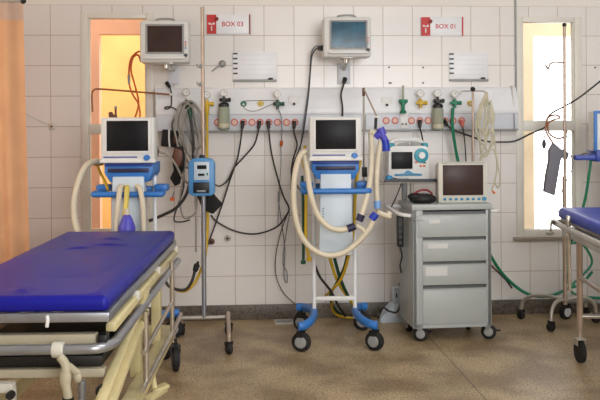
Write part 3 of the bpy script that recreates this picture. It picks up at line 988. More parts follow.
for k, (ya, yb) in enumerate(((215.5, 238), (241.5, 262.5), (266, 286.5), (290.5, 326))):
    za, zb = zs(yb), zs(ya)
    xa, xb = x0 + (0.030 if k == 0 else 0.058), x1 - 0.030
    MB().box((0, 0.055, zb + 0.008), (xb - xa + 0.02, 0.09, 0.02)).build('drawer_recess', 'cartdark', parent=cart)
    d_ = MB().box(((xa + xb) / 2, 0.15, (za + zb) / 2), (xb - xa, 0.31, zb - za), bev=0.003)
    d_.prism([(-0.006, zb - 0.002), (0.004, zb + 0.003), (0.012, zb - 0.004), (0.006, zb - 0.012), (-0.004, zb - 0.014)], xa + 0.004, xb - 0.004, 'YZ', bev=0.001)
    dr = d_.build('drawer', 'cartgrey', parent=cart)
    lab = {0: (430, 220, 441.5, 224), 1: (429, 244.5, 449, 249.5), 2: (426, 267.5, 448.5, 277)}.get(k)
    if lab:
        lx0, lx1 = (lab[0] - 413.3) / 171.3 + x0, (lab[2] - 413.3) / 171.3 + x0
        lz0, lz1 = zs(lab[3]), zs(lab[1])
        MB().box(((lx0 + lx1) / 2, -0.0062, (lz0 + lz1) / 2), (lx1 - lx0, 0.001, lz1 - lz0)).build('paper_label', 'label', parent=dr)
for (cx_, cy_, aa) in ((x0 + 0.055, 0.045, R(72)), (x1 - 0.004, 0.045, R(68)), (x0 + 0.045, CDp - 0.05, R(10)), (x1 - 0.045, CDp - 0.05, R(-25))):
    w_ = caster(cart, cx_, cy_, 0.045, th=0.03, ang=aa, top=0.1, fork='greyplastic', hub='greyplastic')
    fr_ = Vector((-math.sin(aa), math.cos(aa), 0))
    MB().box(Vector((cx_, cy_, 0.055)) - fr_ * 0.056, (0.028, 0.03, 0.008), bev=0.002, rot=Matrix.Rotation(aa, 4, 'Z')).build('brake_pedal', 'black', parent=w_)
# side handles
MB().tube([(x0, 0.30, 0.775), (x0 - 0.09, 0.27, 0.785), (x0 - 0.10, 0.20, 0.78), (x0 - 0.07, 0.06, 0.755), (x0, 0.03, 0.745)], 0.012, seg=10).build('side_handle', 'white', parent=cart)
MB().tube([(x1, 0.03, 0.765), (x1 + 0.05, 0.04, 0.765), (x1 + 0.055, 0.15, 0.765), (x1 + 0.05, 0.29, 0.765), (x1, 0.30, 0.765)], 0.011, seg=10).build('side_handle', 'white', parent=cart)
MB().tube([(x0 + 0.012, -0.002, 0.73), (x0 + 0.012, -0.03, 0.728), (x0 + 0.05, -0.03, 0.726)], 0.005, seg=8, sub=3).build('hook', 'cartgrey', parent=cart)


def cl(px, py, Y):
    return Matrix.Rotation(-CRZ, 3, 'Z') @ (at(px, py, Y) - Vector(cart.location))


# shelf with post on the rear left corner of the cart
YSH = -0.46
sa, sb = cl(380, 179.5, YSH), cl(437, 179.5, YSH)
sh = MB().box(((sa.x + sb.x) / 2, sa.y, sa.z - 0.010), (sb.x - sa.x, 0.24, 0.014), bev=0.004).build('side_shelf', 'steel', parent=cart)
MB().box(((sa.x + sb.x) / 2, sa.y - 0.117, sa.z - 0.002), (sb.x - sa.x, 0.008, 0.02), bev=0.002).build('shelf_lip', 'greydot', parent=sh)
pc = cl(404.5, 200, -0.42)
MB().cyl((pc.x, pc.y, 0.60), (pc.x, pc.y, sa.z - 0.012), 0.018).box((pc.x + 0.03, pc.y, 0.68), (0.10, 0.05, 0.05), bev=0.004).build('shelf_post', 'greyplastic', parent=cart)
MB().cyl((sa.x + 0.20, pc.y, sa.z - 0.015), (pc.x + 0.05, pc.y + 0.02, 0.70), 0.006).build('shelf_brace', 'steel', parent=cart)
# infusion pole clipped to the back of the cart
pp = cl(474, 150, -0.36)
ptop = cl(474, 89, -0.36).z
pole = MB().cyl((pp.x, CDp + 0.012, 0.35), (pp.x, CDp + 0.012, ptop), 0.0075).build('infusion_pole', 'brownsteel', parent=cart)
MB().ball((pp.x, CDp + 0.012, ptop), 0.016).build('top_knob', 'black', parent=pole)
for s_ in (-1, 1):
    MB().tube([(pp.x, CDp + 0.012, ptop - 0.012), (pp.x + s_ * 0.06, CDp + 0.012, ptop - 0.012), (pp.x + s_ * 0.078, CDp + 0.012, ptop - 0.018), (pp.x + s_ * 0.088, CDp + 0.012, ptop - 0.035)], 0.0045, seg=8, sub=4).build('hook', 'steel', parent=pole)
for z_ in (0.45, 0.72):
    MB().box((pp.x, CDp + 0.006, z_), (0.05, 0.03, 0.03), bev=0.004).build('pole_clip', 'greyplastic', parent=pole)

# tubing bundle on the pole hook
ya_ = -0.34
for k, (dx, bot, lab) in enumerate(((0, 152, 'longest'), (-4, 140, 'middle'), (4, 133, 'shortest'), (8, 146, 'r'), (-2, 128, 'n'))):
    pts = [P(487, 92, ya_), P(483 + dx * .6, 105, ya_ - .01), P(480 + dx, 125, ya_ - .02), P(481 + dx * .5, bot, ya_ - .02), P(486 + dx * .4, bot + 4, ya_ - .03), P(491 + dx * .4, bot - 8, ya_ - .02), P(493 - dx * .3, 118, ya_ - .02), P(490.5, 101, ya_ - .01)]
    cable('tubing_coil', {0: 'longest aged clear tubing coil hung on the cart pole hook', 1: 'coil of aged tubing leaning left in the bundle on the cart pole', 2: 'short coil of aged tubing leaning slightly right in the bundle on the cart pole', 3: 'coil of aged tubing reaching furthest right in the bundle on the cart pole', 4: 'shortest coil of aged tubing in the bundle on the cart pole'}[k], 'tubing', pts, 0.0065, 'clearhose', 'tubing on the cart pole', sub=6)
cable('drip_line', 'clear thin line with coloured taps trailing down right of the grey monitor', 'tubing', [P(488, 100, -.36), P(486, 130, -.37), P(483, 150, -.37), P(480, 160, -.37), P(486, 152, -.38), P(494, 150, -.38), P(497, 165, -.38), P(495, 180, -.38), P(492, 190, -.38), P(494.5, 193, -.38)], 0.005, 'clearhose', 'tubing on the cart pole', ends=[('tap', 'orange', -1, 0.02, 0.008)])
cable('drip_line', 'clear thin line hanging from the bundle beside the cart handle', 'tubing', [P(491, 100, -.35), P(494, 135, -.36), P(497, 160, -.37), P(500, 178, -.37), P(498, 188, -.37), P(494, 180, -.37)], 0.005, 'clearhose', 'tubing on the cart pole')

# ------------------------------------------------------------------ monitor on the cart
mz = CH1 + 0.014
ma, mbb = at(438.5, 206, -0.66), at(487.5, 163, -0.66)
mw, mh = mbb.x - ma.x, 0.246
mon = thing('bedside_monitor', 'boxy ivory monitor with a row of blue buttons standing on the grey cart', 'monitor', ((ma.x + mbb.x) / 2, -0.66, mz), R(-1))
MB().box((0, 0.02, mh / 2), (mw, 0.04, mh), bev=0.008).box((0, 0.09, mh / 2 + 0.005), (mw * 0.92, 0.14, mh * 0.88), bev=0.02).build('housing', 'ivory', parent=mon)
MB().box((0, -0.001, mh * 0.555), (mw * 0.815, 0.006, mh * 0.735), bev=0.002).build('screen', 'screenbrown', parent=mon)
for k in range(7):
    MB().box((-mw * 0.37 + k * mw * 0.115, -0.002, mh * 0.095), (0.018, 0.010, 0.015), bev=0.004).build('button', 'cyanblue', parent=mon)
MB().lathe([(0, 0), (0.013, 0), (0.012, 0.014), (0, 0.014)], (mw * 0.425, 0, mh * 0.1), 'Y', seg=18).build('knob', 'cyanblue', parent=mon)
MB().box((0, -0.001, mh * 0.975), (mw * 0.9, 0.006, 0.004)).build('top_seam', 'greyplastic', parent=mon)

# black pouch with its cable on the cart
pa_ = at(421.5, 206, -0.64)
pch = MB()
pch.ball((0.008, 0, 0.026), 0.082, (1.05, 0.75, 0.40))
pch.ball((-0.035, 0.0, 0.038), 0.05, (1, 0.8, 0.5))
bmesh.ops.bisect_plane(pch.bm, geom=list(pch.bm.verts) + list(pch.bm.edges) + list(pch.bm.faces), plane_co=(0, 0, 0.0), plane_no=(0, 0, 1), clear_inner=True)
bmesh.ops.holes_fill(pch.bm, edges=[e for e in pch.bm.edges if e.is_boundary])
o = pch.build('pouch', 'black')
o.location = (pa_.x, -0.64, mz)
tag(o, 'rounded black pouch lying on the cart beside the ivory monitor', 'pouch')
MB().tube([(-0.05, -0.02, 0.06), (-0.01, -0.02, 0.078), (0.03, -0.01, 0.078), (0.06, 0.0, 0.06), (0.07, 0.03, 0.045)], 0.006).build('strap', 'darkred', parent=o)

# ------------------------------------------------------------------ portable defibrillator
dz_ = at(410, 179.5, YSH).z - 0.003
da, db = at(388, 180, -0.52), at(430, 140, -0.52)
dw = db.x - da.x
dh = db.z - dz_
df = thing('portable_defibrillator', 'white and teal portable device with a round dial on the cart side shelf', 'defibrillator', ((da.x + db.x) / 2, -0.52, dz_), R(2))
MB().prism([(-dw / 2, 0.012), (-dw / 2 + 0.012, 0), (dw / 2 - 0.012, 0), (dw / 2, 0.012), (dw / 2 - 0.004, dh * 0.80), (dw / 2 - 0.03, dh * 0.86), (-dw / 2 + 0.03, dh * 0.86), (-dw / 2 + 0.004, dh * 0.80)], 0, 0.15, 'XZ', bev=0.008).build('housing', 'white', parent=df)
MB().tube([(-dw * 0.40, 0.075, dh * 0.84), (-dw * 0.34, 0.075, dh * 0.96), (-dw * 0.2, 0.075, dh * 1.0), (dw * 0.2, 0.075, dh * 1.0), (dw * 0.34, 0.075, dh * 0.96), (dw * 0.40, 0.075, dh * 0.84)], 0.014, seg=10).build('carry_handle', 'white', parent=df)
for s_ in (-1, 1):
    MB().box((s_ * dw * 0.40, 0.03, dh * 0.87), (0.035, 0.05, 0.03), bev=0.006).build('corner_grip', 'teal', parent=df)
pg = MB().cyl((-dw * 0.24, 0.02, dh * 0.865), (dw * 0.02, 0.02, dh * 0.90), 0.012).cyl((dw * 0.06, 0.02, dh * 0.90), (dw * 0.3, 0.02, dh * 0.865), 0.012)
pg.build('paddle', 'greyplastic', parent=df)
MB().box((-dw * 0.17, -0.003, dh * 0.50), (dw * 0.50, 0.01, dh * 0.42), bev=0.003).build('screen', 'screen', parent=df)
dl = MB().lathe([(0, 0), (dw * 0.17, 0), (dw * 0.165, 0.014), (dw * 0.10, 0.016), (0, 0.016)], (dw * 0.29, 0.0, dh * 0.62), 'Y', seg=28).build('dial_ring', 'teal', parent=df)
MB().lathe([(0, 0.015), (dw * 0.085, 0.015), (dw * 0.075, 0.026), (0, 0.026)], (dw * 0.29, 0, dh * 0.62), 'Y', seg=24).build('dial', 'white', parent=dl)
for dx, dz0 in ((0.28, 0.36), (0.36, 0.36), (0.17, 0.45)):
    MB().box((dw * dx, -0.002, dh * dz0), (0.015, 0.008, 0.011), bev=0.002).build('button', 'orangebtn', parent=df)
MB().box((dw * 0.37, -0.002, dh * 0.44), (0.014, 0.008, 0.01), bev=0.002).build('button', 'green', parent=df)
MB().prism([(-dw * 0.34, dh * 0.12), (dw * 0.30, dh * 0.12), (dw * 0.30, dh * 0.165), (dw * 0.1, dh * 0.18), (0.0, dh * 0.25), (-dw * 0.06, dh * 0.25), (-dw * 0.12, dh * 0.18), (-dw * 0.34, dh * 0.165)], -0.006, 0.006, 'XZ', bev=0.001).build('front_band', 'cyanblue', parent=df)
# teal sensor on the shelf
c = at(389, 182, -0.565)
o = MB().ball((0, 0, 0.010), 0.022, (1.1, 0.7, 0.9)).build('finger_sensor', 'cyanblue')
o.location = (c.x, -0.565, dz_ + 0.008)
tag(o, 'small blue clip sensor at the front corner of the cart side shelf', 'sensor')
MB().tube([(0.02, 0, 0.012), (0.06, -0.004, 0.004), (0.12, 0.0, 0.004)], 0.004).build('lead', 'cable', parent=o)
# black power strip and its cable
pc_ = at(400, 231, -0.55)
ps = MB().box((0, 0, 0), (0.038, 0.045, 0.19), bev=0.006).build('power_strip', 'black')
ps.location = pc_
tag(ps, 'black upright power strip fixed behind the left side of the cart', 'power strip')
pz = MB()
for k in range(5):
    pz.box((0, -0.023, 0.07 - k * 0.035), (0.02, 0.003, 0.018), bev=0.001)
pz.build('outlet_plate', 'greydot', parent=ps)
cable('power_cable', 'black lead running from the power strip down to the pale blue transformer', 'cable', [P(400, 247, -.55), P(402, 256, -.54), P(400, 266, -.5), P(401.5, 275, -.4), P(399, 285, -.25)], 0.005, 'cable')
cable('power_cable', 'thin black lead hanging from the cart shelf to the handle', 'cable', [P(402, 182, -.5), P(397, 195, -.5), P(391, 208, -.52), P(389, 214, -.56)], 0.004, 'cable')
# transformer boxes
tb = atz(397, 321.5)
tf = thing('transformer', 'pale blue wedge transformer box on the floor behind the cart', 'transformer', (tb.x - 0.015, -0.15, 0))
MB().prism([(-0.10, 0.0), (0.10, 0.0), (0.10, 0.115), (-0.015, 0.115), (-0.10, 0.03)], -0.05, 0.08, 'XZ', bev=0.005).build('case', 'paleblue', parent=tf)
MB().box((0.03, -0.052, 0.06), (0.05, 0.004, 0.03), bev=0.002).build('front_plate', 'panelgrey', parent=tf)
tf2 = thing('adapter', 'pale blue upright adapter with two slots on top of the wedge transformer', 'adapter', (tb.x + 0.02, -0.12, 0.115))
MB().box((0, 0, 0.055), (0.085, 0.07, 0.11), bev=0.008).build('case', 'paleblue', parent=tf2)
for dx in (-0.022, 0.016):
    MB().box((dx, -0.036, 0.055), (0.007, 0.004, 0.028)).build('slot', 'black', parent=tf2)
cable('power_cable', 'black lead curling on the front of the wedge transformer', 'cable', [P(401, 302, -.21), P(397, 312, -.25), P(389, 311, -.26), P(383, 308, -.2), P(378, 318, -.15)], 0.006, 'cable')

# white tag on the floor
c = atz(284, 322)
tg = MB().box((0, 0, 0.002), (0.12, 0.15, 0.003)).build('paper_tag', 'label')
tg.location = (c.x, c.y, 0); tg.rotation_euler = (0, 0, R(3))
tag(tg, 'small printed white paper on the floor by the ventilator foot', 'paper')
pt = MB()
for r_ in range(1):
    for k in range(7):
        pt.box((-0.045 + k * 0.015, 0.0, 0.004), (0.009, 0.08, 0.0006))
pt.box((0, 0, 0.0038), (0.10, 0.03, 0.0006))
pt.build('lettering', 'greyplastic', parent=tg)

# ------------------------------------------------------------------ infusion stand with pump
YS = -0.50
sb_ = at(203.5, 200, YS)
ST = at(203.5, 7, YS).z
st = thing('infusion_stand', 'steel infusion stand carrying a blue pump beside the large stretcher', 'infusion stand', (sb_.x, YS, 0), R(0))
pole = MB().cyl((0, 0, 0.13), (0, 0, ST), 0.0115).build('pole', 'brownsteel', parent=st)
MB().cyl((0, 0, 0.12), (0, 0, 1.0), 0.0145).build('lower_tube', 'tube', parent=st)
hwid = 0.145
MB().cyl((-hwid, 0, 0.125), (hwid, 0, 0.125), 0.012).build('base_bar', 'steel', parent=st)
for s_ in (-1, 1):
    MB().tube([(s_ * hwid, 0.09, 0.075), (s_ * hwid, 0.085, 0.115), (s_ * hwid, 0.06, 0.135), (s_ * hwid, 0, 0.14), (s_ * (hwid + 0.005), -0.2, 0.135), (s_ * (hwid + 0.01), -0.36, 0.115), (s_ * (hwid + 0.01), -0.38, 0.07)], 0.0125, seg=10).build('leg', 'brownsteel', parent=st)
    caster(st, s_ * (hwid + 0.01), -0.382, 0.032, th=0.028, ang=R(25) * s_, top=0.09, hub='black')
    caster(st, s_ * hwid, 0.09, 0.032, th=0.028, ang=R(-30) * s_, top=0.09, hub='black')
for z_, s_ in ((at(200, 66, YS).z, -1), (at(200, 84, YS).z, -1)):
    MB().tube([(0, -0.01, z_ - 0.01), (s_ * 0.025, -0.012, z_ - 0.008), (s_ * 0.035, -0.012, z_ + 0.012)], 0.005, seg=8, sub=4).ball((s_ * 0.012, -0.014, z_), 0.011).build('clip', 'greyplastic', parent=st)
# pump
pz0, pz1 = at(201, 196, YS - .09).z, at(201, 158, YS - .09).z
pw = at(214.5, 170, YS - .09).x - at(188.5, 170, YS - .09).x
pmp = thing('infusion_pump', 'blue infusion pump with a pale face clamped on the steel stand', 'infusion pump', (at(201.3, 170, YS - .09).x, YS - 0.09, pz0), R(-3))
ph = pz1 - pz0
MB().prism([(-pw / 2, 0.015), (-pw / 2 + 0.02, 0), (pw / 2 - 0.02, 0), (pw / 2, 0.015), (pw / 2, ph - 0.03), (pw / 2 - 0.02, ph - 0.005), (pw * 0.1, ph), (-pw * 0.1, ph), (-pw / 2 + 0.02, ph - 0.005), (-pw / 2, ph - 0.03)], 0, 0.085, 'XZ', bev=0.006).build('housing', 'pumpblue', parent=pmp)
MB().box((0.002, -0.003, ph * 0.66), (pw * 0.60, 0.008, ph * 0.48), bev=0.004).build('face_plate', 'paleblue', parent=pmp)
MB().box((0.004, -0.008, ph * 0.76), (pw * 0.36, 0.003, ph * 0.10)).build('display', 'screen', parent=pmp)
MB().box((0.0, -0.008, ph * 0.56), (pw * 0.25, 0.003, ph * 0.06)).build('display', 'screen', parent=pmp)
MB().box((pw * 0.24, -0.008, ph * 0.58), (0.010, 0.004, 0.016), bev=0.001).build('button', 'green', parent=pmp)
MB().box((0, -0.004, ph * 0.22), (pw * 0.62, 0.012, ph * 0.28), bev=0.004).build('drip_chamber_door', 'black', parent=pmp)
MB().box((0, -0.010, ph * 0.13), (pw * 0.36, 0.006, ph * 0.05), bev=0.002).build('name_plate', 'greyplastic', parent=pmp)
MB().box((0, 0.04, ph + 0.006), (0.03, 0.04, 0.022), bev=0.004).build('top_latch', 'black', parent=pmp)
MB().box((0.002, 0.085, ph * 0.5), (0.05, 0.03, 0.07), bev=0.004).build('clamp', 'greydot', parent=pmp)

# yellow hose of the stand
cable('gas_hose', 'yellow hose hanging from the yellow regulator along the steel stand', 'hose', [P(207, 106, -.12), P(207, 130, -.13), P(207, 165, -.15), P(207.5, 200, -.2), P(207.5, 230, -.25), P(205, 258, -.3), P(200, 272, -.4), P(194, 284, -.45), P(185, 291, -.45), P(176, 290, -.45)], 0.0095, 'yellow', ends=[('collar', 'yellow', 0, 0.06, 0.016)])
cable('gas_hose', 'black hose with a knotted end beside the yellow hose at the stretcher', 'hose', [P(198, 262, -.44), P(195, 271, -.48), P(191, 283, -.5), P(184, 290, -.5), P(170, 287, -.5), P(165, 280, -.5)], 0.009, 'cable', ends=[('knot', 'black', 3, 0.04, 0.02)])

# coiled tubing on the first outlet
GC = 'cables beside the infusion stand'
for k, (cxp, rx, ry, cyp, lab) in enumerate(((190, 12, 32, 133, 'widest grey tubing coil hung on the dark green outlet'), (185, 11, 33, 135, 'grey tubing coil reaching furthest left on the dark green outlet'), (194, 8.5, 22, 127, 'shortest grey tubing coil on the dark green outlet'), (188, 8.5, 26, 130, 'inner grey tubing coil hung on the dark green outlet'), (192, 10, 28, 134, 'middle grey tubing coil hung on the dark green outlet'))):
    w = [at(cxp + rx * math.sin(a_) + (3 if math.cos(a_) < 0 else 0), cyp - ry * math.cos(a_), -0.14 - 0.012 * k - 0.01 * math.sin(3 * a_)) for a_ in [2 * math.pi * i / 14 for i in range(14)]]
    o = MB().tube(w, 0.0075 - 0.0007 * k, closed=True, sub=5).build('tubing_coil', 'greyhose', origin=w[0])
    tag(o, lab, 'tubing', GC)
cable('gas_hose', 'thick black hose hanging down through the grey tubing coils', 'hose', [P(189, 108, -.16), P(191, 120, -.17), P(193, 140, -.18), P(193, 160, -.18), P(190, 180, -.18), P(186, 195, -.2), P(176, 208, -.22), P(163, 215, -.22), P(149, 221, -.22)], 0.010, 'cable', GC, ends=[('collar', 'darkgreen', 0, 0.07, 0.016)])
cable('sensor_cable', 'grey cable sweeping from the black module down to the infusion pump', 'cable', [P(155, 147, -.3), P(160, 152, -.3), P(168, 155, -.32), P(176, 165, -.34), P(182, 177, -.4), P(190, 186, -.5)], 0.007, 'greyhose', GC)
cable('sensor_cable', 'black looped cable below the left wall monitor', 'cable', [P(167, 83, -.03), P(170, 88, -.05), P(171.5, 95, -.1), P(171, 106, -.12), P(167, 109, -.13), P(165, 107.5, -.13), P(171, 107, -.14), P(177, 112, -.14), P(172, 125, -.14), P(176, 138, -.15), P(182, 150, -.16), P(184, 170, -.16), P(183, 190, -.16), P(174, 218, -.14), P(180, 222, -.12), P(190, 220, -.12)], 0.005, 'cable', GC, ends=[('plug', 'black', 0, 0.04, 0.013)])
cable('sensor_cable', 'thin grey cable looping low between stretcher and infusion stand', 'cable', [P(186, 150, -.2), P(184, 175, -.2), P(180, 200, -.2), P(184, 218, -.2), P(195, 213, -.2), P(197, 200, -.2), P(198, 190, -.3)], 0.005, 'greyhose', GC)
cable('sensor_cable', 'grey cable hanging straight below the infusion pump', 'cable', [P(195, 196, -.5), P(196, 215, -.5), P(196, 252, -.5)], 0.006, 'greyhose', GC)
# black module and sleeve
c = at(170, 138.5, -0.1)
md = MB().box((0, 0, 0), (0.105, 0.045, 0.11), bev=0.006, rot=Euler((0, R(6), 0))).build('cable_pouch', 'blackfabric')
md.location = c
tag(md, 'square black pouch with a white cord hanging below the gas panel edge', 'pouch')
MB().tube([(-0.003, -0.026, 0.06), (-0.004, -0.027, 0.0), (0.0, -0.026, -0.055)], 0.006).build('cord', 'white', parent=md)
MB().box((0.035, -0.02, 0.0), (0.02, 0.02, 0.06), bev=0.003).build('buckle', 'brown', parent=md)


def sleeve(name, label, cat, outline, Y, th, m, extra=None):
    w = [at(px, py, Y) for px, py in outline]
    c0 = w[0].copy()
    pol = [(p.x - c0.x, p.z - c0.z) for p in w]
    o_ = MB().prism(pol, -th / 2, th / 2, 'XZ', bev=min(0.006, th * 0.3)).build(name, m)
    o_.location = (c0.x, Y, c0.z)
    tag(o_, label, cat)
    return o_


sleeve('pressure_cuff', 'brown black rolled cuff hanging behind the infusion pump', 'pressure cuff', [(175, 147), (183, 146), (185, 158), (183, 170), (180, 184), (175, 186), (170, 178), (174, 170), (172, 158)], -0.2, 0.05, 'blackfabric')
sleeve('pressure_cuff', 'dark brown strap hanging between the black pouch and the infusion pump', 'pressure cuff', [(175, 148), (182, 150), (183, 158), (181, 166), (176, 168), (173, 158)], -0.24, 0.03, 'brown')
sleeve('pressure_cuff', 'square black cuff hanging tilted under the infusion pump', 'pressure cuff', [(197, 196), (213, 193), (223, 204), (213, 214), (203, 210)], -0.45, 0.03, 'blackfabric')
c = at(172.5, 199, -0.15)
o = MB().box((0, 0, 0), (0.03, 0.015, 0.024), bev=0.004).build('cable_clip', 'orange'); o.location = c
tag(o, 'small orange clip on a cable left of the infusion stand', 'clip')
MB().cyl((0.0, 0, 0.012), (0.012, 0, 0.05), 0.003).build('lead', 'cable', parent=o)

# ------------------------------------------------------------------ wall fittings and cables
for (px, py, mm, lab) in ((211.5, 241.5, 'brown', 'brown pipe stub on the tiles right of the infusion stand'), (227.5, 238, 'steel', 'steel pipe stub on the tiles right of the brown one')):
    c = at(px, py)
    o = MB().lathe([(0, 0), (0.021, 0), (0.021, 0.006), (0.014, 0.01), (0.013, 0.024), (0.0, 0.024)], (0, 0, 0), 'Y', seg=20).build('pipe_stub', mm)
    o.location = c
    tag(o, lab, 'pipe stub')
    MB().lathe([(0, 0.024), (0.009, 0.024), (0.009, 0.026), (0, 0.026)], (0, 0, 0), 'Y', seg=14).build('bore', 'black', parent=o)
c = at(52, 126.5)
o = MB().box((0, -0.006, 0), (0.04, 0.012, 0.042), bev=0.003).build('cable_outlet', 'ivory'); o.location = c
tag(o, 'small cable outlet on the tiles between curtain and first window', 'outlet')
MB().cyl((0, -0.01, 0), (0, -0.018, 0), 0.007).build('hole', 'brown', parent=o)
cable('cord', 'thin pale cord slanting over the tiles from the curtain to the cable outlet', 'cord', [P(22, 111, -.01), P(36, 119, -.006), P(50, 125, -.006)], 0.0025, 'label')
c = at(222.5, 64)
o = MB().lathe([(0, 0), (0.024, 0), (0.024, 0.014), (0.016, 0.022), (0.012, 0.05), (0, 0.052)], (0, 0, 0), 'Y', seg=20).build('pipe_fitting', 'greyplastic'); o.location = c
tag(o, 'round grey wall fitting between the steel stand top and the notice board', 'wall fitting')
MB().tube([(0, -0.03, -0.005), (-0.03, -0.03, -0.02), (-0.07, -0.01, -0.05)], 0.004).build('lead', 'greyplastic', parent=o)
for px, py in ((200.5, 60), ):
    pass
for i, (px, py, w_, lab) in enumerate(((390, 83, 0.03, 'wider dark screw plate above the gas panel'), (389, 67.3, 0.012, 'tiny dark plug hole above the wider screw plate'), (423, 83, 0.012, 'tiny dark plug hole above the yellow regulator'), (423, 67.5, 0.012, 'tiny dark plug hole right under the BOX 01 sign corner'), (595, 67.5, 0.012, 'tiny dark plug hole right of the second window'))):
    c = at(px, py)
    o = MB().cyl((-w_ / 2 + 0.005, 0.0, 0), (w_ / 2 - 0.004, -0.0, 0), 0.005, seg=10).cyl((0, 0.002, 0), (0, -0.006, 0), 0.006, seg=10).build('screw', 'greydot'); o.location = c
    tag(o, lab, 'screw', 'screws left in the wall')

CB = 'cables hanging from the gas panel'
cable('power_cable', 'black cable from the leftmost black plug slanting down behind the infusion stand', 'cable', [P(243, 122, -.10), P(242, 130, -.11), P(240, 145, -.08), P(237, 160, -.05), P(230, 180, -.05), P(222, 205, -.05), P(214, 228, -.05), P(206, 250, -.05), P(203, 262, -.06)], 0.0055, 'cable', CB, ends=[('plug', 'black', 0, 0.045, 0.014)])
cable('power_cable', 'black cable from the second black plug crossing to the infusion pump', 'cable', [P(259.5, 122, -.10), P(258, 132, -.11), P(254, 145, -.08), P(243, 158, -.05), P(234, 168, -.05), P(228, 180, -.06), P(220, 186, -.2), P(214, 184, -.4)], 0.0055, 'cable', CB, ends=[('plug', 'black', 0, 0.045, 0.014)])
cable('power_cable', 'black cable from the third black plug falling into a long low sweep', 'cable', [P(268.5, 122, -.10), P(269, 132, -.11), P(271, 150, -.06), P(276, 172, -.05), P(283, 195, -.05), P(289, 208, -.05), P(286, 216, -.05), P(278, 226, -.04), P(265, 232, -.04), P(250, 234, -.04), P(232, 230, -.04), P(216, 221, -.04), P(211, 215, -.05)], 0.0055, 'cable', CB, ends=[('plug', 'black', 0, 0.045, 0.014)])
cable('power_cable', 'black cable from the plug nearest the middle ventilator dropping behind its hoses', 'cable', [P(294.5, 122, -.10), P(294, 132, -.11), P(297, 145, -.08), P(293, 160, -.10), P(291.5, 175, -.12), P(297, 186, -.3), P(303, 192, -.5)], 0.0055, 'cable', CB, ends=[('plug', 'black', 0, 0.045, 0.014)])
cable('monitor_cable', 'thick black cable from the reflecting wall monitor down past the ventilator', 'cable', [P(323, 48, -.22), P(316, 49, -.15), P(312, 56, -.10), P(310.5, 70, -.10), P(309, 90, -.11), P(306, 115, -.12), P(302, 140, -.12), P(298, 152, -.12), P(292, 170, -.12), P(291, 190, -.10)], 0.0046, 'cable', CB, ends=[('plug', 'black', 0, 0.05, 0.02)])
cable('monitor_cable', 'grey cable from the same monitor side ending in loops by the tiles', 'cable', [P(322, 46, -.2), P(315, 47, -.14), P(311, 55, -.09), P(309.5, 75, -.09), P(307.5, 95, -.1), P(304, 120, -.11), P(300, 150, -.11)], 0.004, 'greycable', CB)
cable('monitor_cable', 'short dark cable from the wall plate behind the middle ventilator screen', 'cable', [P(345, 79, -.03), P(343.5, 85, -.06), P(341, 95, -.09), P(342.5, 108, -.1), P(342, 125, -.1)], 0.006, 'cable', CB, ends=[('plug', 'black', 0, 0.035, 0.016)])
cable('sensor_lead', 'thin grey lead with an orange end below the gas panel', 'cable', [P(277.5, 108, -.12), P(281, 116, -.11), P(282, 130, -.10), P(281.5, 142, -.06)], 0.003, 'greycable', CB, ends=[('orange_end', 'orange', -1, -0.03, 0.012)])
cable('sensor_lead', 'thin grey lead in a long narrow loop reaching lowest over the tiles', 'cable', [P(279, 193, -.03), P(279, 203, -.03), P(282, 225, -.03), P(285, 250, -.03), P(284, 275, -.03), P(287, 283, -.03), P(287, 272, -.03), P(283, 262, -.03), P(286, 235, -.03), P(290, 212, -.03)], 0.003, 'greycable', CB, ends=[('plug', 'greyplastic', 0, 0.06, 0.009)])
cable('sensor_lead', 'thin dark lead curving from the tiles to the printed paper on the floor', 'cable', [P(289, 210, -.03), P(281, 232, -.03), P(276, 255, -.03), P(276, 275, -.03), P(283, 292, -.03), P(294, 303, -.03), (at(303, 310, -.05))], 0.003, 'cable', CB)
cable('sensor_lead', 'thin grey lead hanging between the long loop and the ventilator hose', 'cable', [P(281, 143, -.05), P(281, 165, -.03), P(279.5, 185, -.03), P(279, 200, -.03), P(278, 225, -.03)], 0.0025, 'greycable', CB)
cable('sensor_lead', 'thin lead strung along the gas outlets in a slack loop', 'cable', [P(243, 101, -.12), P(260, 100.5, -.12), P(277, 101, -.12), P(268, 106, -.13), P(256, 111, -.13), P(247, 110, -.13), P(242, 105, -.13)], 0.002, 'cable', CB)
# right half
cable('power_cable', 'short black cable from the plug under the yellow regulator', 'cable', [P(420, 121, -.10), P(420, 128, -.11), P(422, 136, -.09), P(423, 145, -.06)], 0.0055, 'cable', CB, ends=[('plug', 'black', 0, 0.045, 0.014)])
cable('power_cable', 'black cable from the gas panel swinging across the second window to the right edge', 'cable', [P(444.5, 120.5, -.10), P(447, 125, -.12), P(456, 131, -.12), P(470, 136, -.12), P(485, 141, -.12), P(500, 142, -.12), P(515, 141, -.12), P(530, 134, -.12), P(545, 127, -.12), P(547, 119, -.12), P(552, 113, -.12), P(565, 106, -.14), P(580, 97, -.16), P(603, 79, -.2)], 0.006, 'cable', CB, ends=[('plug', 'black', 0, 0.045, 0.014)])
cable('power_cable', 'thin dark cable from the end socket down behind the ivory monitor', 'cable', [P(461.5, 121, -.10), P(463, 128, -.11), P(465, 145, -.10), P(466.5, 170, -.10)], 0.0045, 'cable', CB, ends=[('plug', 'socket', 0, 0.04, 0.013)])
cable('gas_hose', 'thick green hose from the green regulator behind the cart and along the wall', 'hose', [P(453, 108, -.12), P(452.5, 125, -.13), P(455, 145, -.12), P(459, 165, -.11), P(466, 190, -.10), P(475, 215, -.10), P(483, 240, -.10), P(492, 258, -.10), P(502, 273, -.10), P(514, 285, -.10), P(527, 293.5, -.11), P(541, 296.5, -.12), P(556, 294, -.12), P(575, 285, -.12)], 0.0105, 'green', CB)
